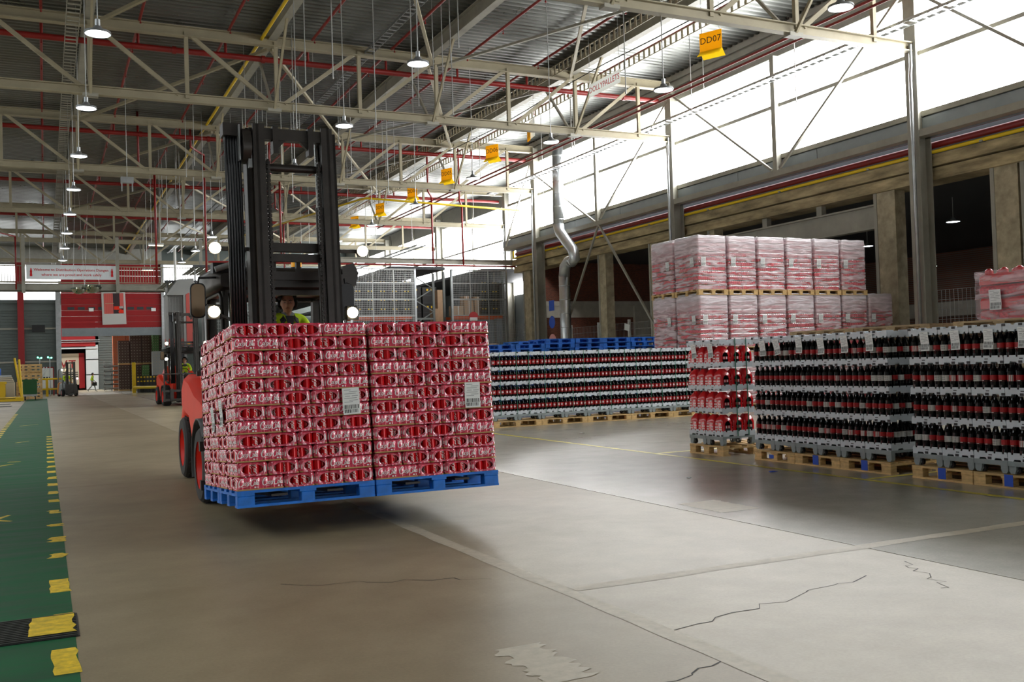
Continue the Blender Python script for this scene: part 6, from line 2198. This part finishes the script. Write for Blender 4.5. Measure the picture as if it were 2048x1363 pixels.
# ground level row before the racks
t = thing('roll_cage', 'row of grey mesh roll cages with sacks under the right rack', 'roll cage', TR(19.6, 46.2, 0))
mesh_panel(t, 3.4, 2.6, 34, 20, TR(0, 0, .9))
for i in range(3):
    MB().cbox(.1+i*1.1, 1.0+i*1.1, .2, .9, .9, 2.7-.2*i, ('siding2', 'carton', 'plate')[i], .15).build('sack', t)
MB().box(0, 3.4, 0, 1, .75, .9, 'rackor').build('base', t)
for x in (.1, 3.2):
    MB().box(x, x+.1, 0, .1, 0, .75, 'rackgrey').build('leg', t)
t = thing('round_sign_post', 'round red and white sign on a post behind the can load', 'sign', TR(9.62, 22.2, 0))
MB().cyl((0, 0, 0), (0, 0, 2.5), .025, 'galv', 8).build('post', t)
MB().cyl((0, -.03, 2.62), (0, -.045, 2.62), .12, 'reddoor', 24).build('panel', t)
MB().box(-.10, .10, -.05, -.045, 2.52, 2.60, 'signwht').build('panel_band', t)
tag(MB().box(-.09, .09, -.005, .005, 2.42, 2.62, 'paper').cyl((0, .01, 0), (0, .01, 2.6), .012, 'galv', 6).build('paper_sign', None, TR(9.85, 27.0, 0)), 'white paper card on a thin post behind the can load', 'sign')

# ================================================================== LEFT BACKGROUND
# gantry with railing and banner
t = struct(MB().box(-8.4, 12.5, 65.9, 67.2, 6.95, 7.05, 'steel').build('gantry_trim'))
for y in (65.9, 67.2):
    MB().ibeam((-8.4, y, 6.98), (12.5, y, 6.98), .16, .4, 'steel', .03).build('edge_beam', t)
for x in (-1.05, 4.25, 9.3):
    MB().box(x-.1, x+.1, 65.65, 65.85, 6.6, 10.1, 'steel').build('hanger_post', t)
MB().bar((4.2, 65.75, 9.4), (3.2, 65.75, 8.45), .22, .12, 'steel').build('hanger_brace', t)
t = thing('gantry_railing', 'long pale gantry railing with upright bars behind the white banner', 'railing', TR(0, 65.95, 7.2))
MB().box(-8.4, 12.5, -.03, .03, 1.05, 1.1, 'truss').box(-8.4, 12.5, -.03, .03, .05, .09, 'truss').build('rail', t)
bm = MB().box(-.018, .018, -.012, .012, .05, 1.08, 'truss').mesh('bar')
for i in range(130):
    x = -8.3+i*.16
    if -1.0 < x < 4.2:
        continue
    inst('bar', bm, t, TR(x, 0, 0))
t = thing('banner', 'long white welcome banner with red lettering and two red bottle shapes', 'banner', TR(1.62, 65.6, 7.42))
b = MB()
n_ = 20
v = []
for i in range(n_+1):
    x = -2.52+5.04*i/n_
    v += [(x, .012*math.sin(i*1.7), 0), (x, .012*math.sin(i*1.7+.6), .88)]
b.add(v, [(2*i, 2*i+2, 2*i+3, 2*i+1) for i in range(n_)], 'banner')
b.build('cloth', t)
RX = Matrix.Rotation(PI/2, 4, 'X')
inst('lettering', text_mesh('lettering', 'Welcome to Distribution Operations Dongen', .225, 'bred', bold=.002), t, Matrix.Translation((.0, -.03, .58)) @ RX)
inst('lettering', text_mesh('lettering', 'where we are proud and work safely', .225, 'bred', bold=.002), t, Matrix.Translation((.0, -.03, .28)) @ RX)
bp = [(-.07, 0), (.07, 0), (.065, .12), (.05, .2), (.065, .3), (.03, .43), (.028, .5), (-.028, .5), (-.03, .43), (-.065, .3), (-.05, .2), (-.065, .12)]
for x in (-2.25, 2.3):
    MB().prism([(x+p[0], .18+p[1]) for p in bp], -.035, -.025, 'bred').build('bottle_mark', t)
for i, x in enumerate((-2.3, -.2, 1.9)):
    MB().cyl((x, 0, .86), (x, .3, 2.6), .008, 'wire', 5).build('tie', t)
# safety dome mirrors
for i, (x, y, z, r) in enumerate(((1.93, 63.4, 6.72, .45), (2.72, 64.8, 6.98, .58))):
    t = thing('dome_mirror', ('smaller hanging dome mirror under the banner', 'larger hanging dome mirror under the banner')[i], 'mirror', TR(x, y, z))
    b = MB()
    b.lathe([(r, 0), (r*.97, -r*.2), (r*.85, -r*.42), (r*.62, -r*.64), (r*.34, -r*.77), (0, -r*.82)], 'mirrordome', 20)
    b.build('dome', t)
    MB().cyl((-r*.7, 0, 0), (-r*.2, .1, 12.76-z), .008, 'wire', 5).cyl((r*.7, 0, 0), (r*.2, .1, 12.76-z), .008, 'wire', 5).build('hanger', t)
# poster of a forklift in a white frame hanging before the red door
t = thing('poster', 'white framed instant photo style poster of a red forklift hanging on the red door', 'poster', Matrix.Translation((5.66, 92.74, 5.95)) @ Matrix.Rotation(-.02, 4, 'Y'))
MB().box(-.98, .98, 0, .03, 0, 2.95, 'signwht').build('sheet', t)
MB().box(-1.0, 1.0, -.005, .03, 3.05, 3.2, 'signwht').build('top_strip', t)
pb = MB().box(-.80, -.05, -.01, 0, .95, 2.75, 'salmon').box(-.05, .80, -.01, 0, .95, 2.75, 'teal').box(.5, .82, -.012, -.01, 1.5, 2.75, 'salmon')
pb.box(.0, .45, -.014, -.01, 1.3, 1.6, 'orange').prism([(.4, .98), (.8, .98), (.78, 1.25), (.5, 1.35), (.36, 1.15)], -.016, -.012, 'orange').box(.45, .75, -.016, -.012, 1.4, 1.6, 'signwht').box(-.7, .0, -.013, -.01, 1.84, 1.88, 'carton')
for k in range(5):
    pb.box(-.78+.15*k, -.77+.15*k, -.013, -.01, .95, 2.75, 'redpaint')
pb.build('picture', t)
MB().box(-.9, .9, .03, .1, 3.1, 3.16, 'galv').build('hanger', t)
# tall mesh machine guard with a red panel behind the second forklift
t = thing('machine_guard', 'tall grey mesh machine guard with a salmon panel and sloping hood', 'machine', TR(5.9, 54.4, 0))
for k, (x, w) in enumerate(((0, .85), (.0, .85))):
    mesh_panel(t, .9, 3.2, 6, 9, TR(0, -.05*k, 2.6), 'cage')
MB().box(-.06, .06, -.08, .08, 0, 6.0, 'cage').box(.84, .96, -.08, .08, 0, 6.0, 'cage').build('post', t)
MB().box(.0, .9, .1, 1.2, 2.6, 3.3, 'salmon').box(.0, .9, .3, 1.3, 3.3, 5.6, 'cage').box(0, .9, 0, 1.2, 0, 2.6, 'plate').build('housing', t)
MB().box(.98, 1.42, -.06, .3, 2.9, 5.75, 'salmon').box(.96, 1.44, -.1, .0, 2.8, 2.95, 'salmon').build('red_panel', t)
MB().prism([(-.05, 5.6), (.6, 6.45), (1.4, 6.5), (1.4, 5.9), (.9, 5.6)], -.15, 1.4, 'cage').build('hood', t)
t = thing('white_pole', 'tall white pole rising beside the machine guard', 'pole', TR(6.62, 56.5, 0))
MB().cyl((0, 0, 0), (0, 0, 8.4), .07, 'signwht', 10).build('shaft', t)
MB().bar((0, 0, 8.3), (-.4, 0, 8.1), .06, .06, 'galv').build('arm', t)
# corrugated canopy plates beyond
for i, (x, y, z) in enumerate(((7.0, 55.5, 6.4), (8.6, 56.5, 7.35))):
    c = MB()
    for k in range(10):
        c.box(x-1.0+k*.2, x-.86+k*.2, y, y+5, z+.02*(k % 2), z+.05+.02*(k % 2), 'steel')
    c.box(x-1.05, x+1.05, y-.05, y+.02, z-.02, z+.1, 'dark')
    o = c.build('canopy_slab')
    struct(o)
    for xx in (x-.9, x+.9):
        MB().box(xx-.04, xx+.04, y+.2, y+.28, 0, z, 'rackgrey').build('canopy_post', o)
# white mesh partition at the cab's left
t = thing('mesh_partition', 'white mesh partition wall with racks left of the big forklift cab', 'partition', TR(7.6, 52.5, 0, .1))
mesh_panel(t, 3.4, 5.6, 26, 30, TR(0, 0, 0), 'siding2')
for x in (0, 1.7, 3.4):
    MB().box(x-.05, x+.05, -.05, .05, 0, 5.7, 'siding2').build('post', t)
t = thing('wrapping_table', 'cluttered grey machine table with white boxes behind the mast foot', 'machine', TR(7.3, 51.2, 0))
MB().box(0, 2.2, 0, 1.2, 1.6, 1.75, 'plate').box(.1, 2.0, .1, 1.1, 0, 1.6, 'plate').build('bench', t)
MB().cbox(.2, 1.2, .2, .9, 1.75, 2.3, 'siding2', .05).build('box', t)
MB().cbox(.5, 1.0, .05, .2, 1.8, 1.95, 'yelsteel', .02).build('tray', t)
# far hall: crate blocks on pallets, trolleys
def slot_block(nm, lb, x0, y0, z0, w, d, h, mt, grp):
    t = thing(nm, lb, 'crates', TR(x0, y0, z0), grp)
    MB().box(0, w, 0, d, .0, .12, 'wood').build('pallet_base', t)
    nx, nz = max(3, int(w/.2)), max(3, int((h-.12)/.24))
    b = MB().box(.01, w-.01, .02, d, .12, h, mt)
    b.build('core', t)
    b = MB()
    for k in range(nz):
        z = .12+(h-.12)*k/nz
        b.box(0, w, -.02, .02, z+.01, z+(h-.12)/nz-.04, mt)
        for i in range(nx):
            b.box(w*(i+.25)/nx, w*(i+.6)/nx, -.026, -.02, z+.06, z+.11, 'cratedots')
    o = b.build('crate_fronts', t)
    o['kind'] = 'stuff'
    return t
for i in range(4):
    for k in range(2):
        slot_block('crate_block', 'brown slotted crate block on pallet in far hall, %s column, %s' % (od(i), ('lower', 'upper')[k]), 6.15+i*1.02, 96.5-(.2 if i else 0), k*2.42, .98, 1.0, 2.38 if k == 0 else (2.2 if i == 0 else 2.75), 'cratebrown', 'brown crate blocks in the far hall')
for i in range(3):
    slot_block('crate_block', 'orange slotted crate block behind the brown ones, %s column' % od(i), 6.0+i*1.15, 101.5, 0, 1.1, 1.0, 6.6, 'crateor', 'orange crate blocks in the far hall')
slot_block('crate_block', 'green crate block standing at the edge of hall door', 9.0, 95.0, 0, .55, 1.0, 5.5, 'crategrn', None)
slot_block('crate_block', 'low green crate block before the brown ones', 8.1, 95.3, 0, .6, .8, 2.3, 'crategrn', None)
slot_block('crate_block', 'dark crate block up high beyond the brown ones', 8.7, 100.4, 0, 1.3, 1.0, 6.4, 'crateblk', None)
slot_block('crate_block', 'grey crate block half behind the second forklift', 8.3, 88.0, 0, .9, 1.0, 3.4, 'cage', None)
t = thing('trolley', 'grey tiered trolley stack by the roller door in far hall', 'trolley', TR(5.05, 99.5, 0))
for k in range(6):
    MB().box(0, 1.3, 0, .8, .2+k*.42, .3+k*.42, 'galv').box(0, 1.3, -.02, 0, .12+k*.42, .18+k*.42, 'plate').build('tier', t)
for x in (.03, .65, 1.27):
    MB().box(x-.03, x+.03, 0, .06, 0, 2.8, 'galv').build('post', t)
# yellow guard rail with dark crates beside the second forklift
t = thing('guard_rail', 'yellow steel guard rail with tall end post near the far door', 'barrier', TR(6.5, 84.2, 0))
MB().cbox(-.14, .14, -.14, .14, 0, 2.45, 'yelsteel', .03).build('end_post', t)
MB().cyl((0, -.1, .42), (3.4, -6, .42), .12, 'yelpipe', 10).build('rail', t)
t = thing('crate_row', 'row of black and yellow slotted crates behind the guard rail', 'crates', TR(6.75, 84.6, 0, -1.05))
for k in range(12):
    MB().box(.02+k*.42, .40+k*.42, 0, .6, 0, 1.35, 'crateblk').box(.08+k*.42, .3+k*.42, -.02, 0, 1.18, 1.28, 'yelsteel').box(.08+k*.42, .3+k*.42, -.02, 0, .85, .95, 'yelsteel').build('crate', t)
# left foreground clutter at the far end of the green walkway
t = thing('waste_bin', 'yellow wheeled waste container with a ridged lid at the picture edge', 'bin', TR(-2.75, 71.6, 0))
MB().loft([hull_ring(0, .42, .25, 1.1, .05), hull_ring(1.0, .42, .25, 1.1, .05)], 'binyel', smooth=False).build('body', t)
b = MB()
b.prism([(-.5, 1.1), (.5, 1.1), (.5, 1.18), (.46, 1.26), (-.46, 1.26), (-.5, 1.18)], -.05, 1.05, 'binyel')
b.build('lid', t)
MB().box(-.16, .04, -.012, 0, .75, .92, 'blackp').build('sticker', t)
for x in (-.35, .35):
    for yy in (.1, .9):
        MB().cyl((x-.03, yy, .12), (x+.03, yy, .12), .12, 'blackp', 12).box(x-.04, x+.04, yy-.04, yy+.04, .12, .27, 'galv').build('wheel', t)
t = thing('kerb_guard', 'yellow steel kerb guard box under the yellow container', 'barrier', TR(-3.6, 69.6, 0))
MB().cbox(0, 2.35, 0, 1.9, 0, .24, 'yelsteel', .03).box(.2, 1.9, -.01, 0, .16, .2, 'blackp').build('plinth', t)
for i, (x0, x1) in enumerate((((-1.72), (-1.38)), ((-1.45), (-1.33)))):
    pass
t = thing('leaning_poles', 'two yellow steel poles forming a narrow frame beside the pallets', 'barrier', TR(-1.35, 69.9, 0))
MB().cyl((0, 0, .22), (-.38, .3, 2.75), .07, 'yelsteel', 10).build('pole', t)
MB().cyl((.03, 0, .22), (-.12, .3, 2.65), .07, 'yelsteel', 10).build('pole', t)
t = thing('waste_bin', 'dark green wheeled waste container beside the wooden pallets', 'bin', TR(-.88, 71.2, 0))
MB().loft([hull_ring(0, .42, .38, 1.22, .05), hull_ring(1.0, .42, .38, 1.22, .05)], 'bingreen', smooth=False).build('body', t)
MB().prism([(-.48, 1.22), (.48, 1.22), (.48, 1.30), (.40, 1.36), (-.40, 1.36), (-.48, 1.30)], -.05, 1.05, 'bingreen').build('lid', t)
MB().box(-.42, .42, .0, 1.0, .26, .38, 'galv').build('chassis', t)
for x in (-.3, .3):
    for yy in (.1, .9):
        MB().cyl((x-.03, yy, .13), (x+.03, yy, .13), .13, 'blackp', 12).build('wheel', t)
# pallets on edge in a stack: seen face on
S0 = eur_pallet('euro_pallet', .8, 1.2, 'wood', 'wooden pallet standing on edge behind the yellow poles, front one', T=Matrix.Translation((-1.78, 75.0, 0)) @ Matrix.Rotation(PI/2, 4, 'X'), group='pallets on edge by the bins')
copy_tree(S0, Matrix.Translation((-1.72, 75.2, 1.2)) @ Matrix.Rotation(PI/2, 4, 'X'), 'wooden pallet standing on edge behind the yellow poles, upper one')
copy_tree(S0, Matrix.Translation((-.95, 75.25, 1.2)) @ Matrix.Rotation(PI/2, 4, 'X'), 'wooden pallet standing on edge above the green bin')
copy_tree(S0, Matrix.Translation((-.95, 75.05, 0)) @ Matrix.Rotation(PI/2, 4, 'X'), 'wooden pallet standing on edge behind the green bin')
t = thing('sheet_stack', 'stack of grey sheets and sacks above the yellow container', 'stack', TR(-3.6, 74.2, 0))
for k in range(5):
    MB().cbox(0, 1.75-.05*k, 0, 1, 1.1+k*.12-1.1*(k == 0), 1.1+k*.12+.1, 'beige' if k < 4 else 'siding2', .03).build('sheet', t)
tag(MB().cbox(0, 1.1, 0, 1, 0, 2.2, 'blued', .05).build('blue_cabinet', None, TR(-3.9, 77.5, 0)), 'dark blue container in the shade behind the sheets', 'container')
t = thing('barrier', 'yellow two rail barrier in front of the dark wall', 'barrier', TR(-.3, 82.4, 0))
for z in (.55, 1.32):
    MB().cyl((-.4, 0, z), (2.2, 0, z), .07, 'yelpipe', 10).build('rail', t)
for x in (.45, 2.1):
    MB().box(x-.09, x+.09, -.09, .09, 0, 1.35, 'yelsteel').build('post', t)
for i, (x, y) in enumerate(((-.33, 84), (.38, 84))):
    t = thing('signal_post', 'thin post with twin green signal lights, %s' % ('nearer the pallets', 'nearer the small forklift')[i], 'signal', TR(x, y, 0))
    MB().cyl((0, 0, 0), (0, 0, 3.0), .035, 'galv', 8).bar((-.12, 0, 2.95), (.12, 0, 2.9), .04, .04, 'galv').build('post', t)
    for s in (-1, 1):
        MB().ball((s*.12, -.05, 3.0-.02*s), .06, 'green_led', 10, 6).build('signal_light', t)
t = thing('white_locker', 'white red framed board behind the yellow barrier', 'board', TR(.05, 86, 0))
MB().box(-.25, .55, 0, .1, .6, 2.2, 'signwht').box(-.33, -.25, -.02, .1, 0, 2.25, 'redpaint').box(.55, .63, -.02, .1, 0, 2.25, 'redpaint').box(-.33, .63, -.02, .1, 2.2, 2.28, 'redpaint').build('panel', t)
for k in range(3):
    MB().box(-.15+.2*k, -.02+.2*k, -.02, 0, 1.35, 1.5, 'ink').build('mark', t)
t = thing('ramp_ladder', 'pair of pale slanting handrails beside the green bin', 'handrail', TR(-.65, 78.5, 0))
for k in range(2):
    MB().cyl((.18*k, 0, .7), (.62+.18*k, .5, 2.2), .04, 'siding2', 8).build('rail', t)
MB().box(-.05, .3, -.1, .1, 0, .72, 'plate').build('base', t)
for x, y in ((-2.5, 68), (-2.9, 62), (-2.7, 57)):
    g = thing('drain_grate', 'dark slotted floor grate left of walkway, %s from the bins' % od([68, 62, 57].index(y)), 'grate', TR(x+.6, y, 0))
    MB().box(-.7, .5, -.5, .5, .0, .006, 'blackp').build('frame', g)
    for k in range(8):
        inst('bar', gb, g, TR(-.1, -.42+k*.12, 0))
# hanging bracket under the dark roof
t = thing('hanging_unit', 'small hanging heater unit under the dark roof', 'heater', TR(2.85, 38.0, 8.45))
MB().box(-.22, .22, -.1, .1, 0, .22, 'galv').box(-.2, -.16, -.05, .05, -.3, 0, 'galv').box(.16, .2, -.05, .05, -.3, 0, 'galv').cyl((0, 0, .2), (0, 0, 3.9), .012, 'wire', 5).build('housing', t)
# red drop pipes near the storage bay
for i, (x, y, z0, z1) in enumerate(((10.4, 47.0, 6.7, 10.6), (13.0, 58, 4.5, 10.8), (18.3, 47.2, 6.7, 10.2), (4.6, 46, 5.5, 10.4), (6.9, 47, 3.6, 11.6), (20.0, 47.2, 6.6, 9.8), (-1.45, 65.7, 6.8, 10))):
    t = thing('red_drop_pipe', 'thin red vertical pipe hanging from the roof, %s one' % ('right of mast', 'beyond the mast', 'left of bay column', 'left of mast with an elbow', 'over the machine guard', 'near the bay column', 'by the white banner')[i], 'pipe', TR(x, y, 0))
    MB().tube([(-.8, -1.6, 12.75), (-.8, -1.6, z1), (0, 0, z1), (0, 0, z1-.05), (0, 0, z0)], .05, 'redpipe', 8).build('pipe_run', t)
# control box on the far wall
tag(MB().box(-.5, .5, -.2, 0, 0, .6, 'blackp').build('wall_lamp', None, TR(-.4, 92.75, 5.35)), 'black lamp box on the dark far wall', 'lamp')
tag(MB().box(-.3, .3, -.2, 0, 0, .7, 'siding2').build('wall_box', None, TR(6.1, 111.9, 5.7)), 'pale box high on the roller wall in far hall', 'box')
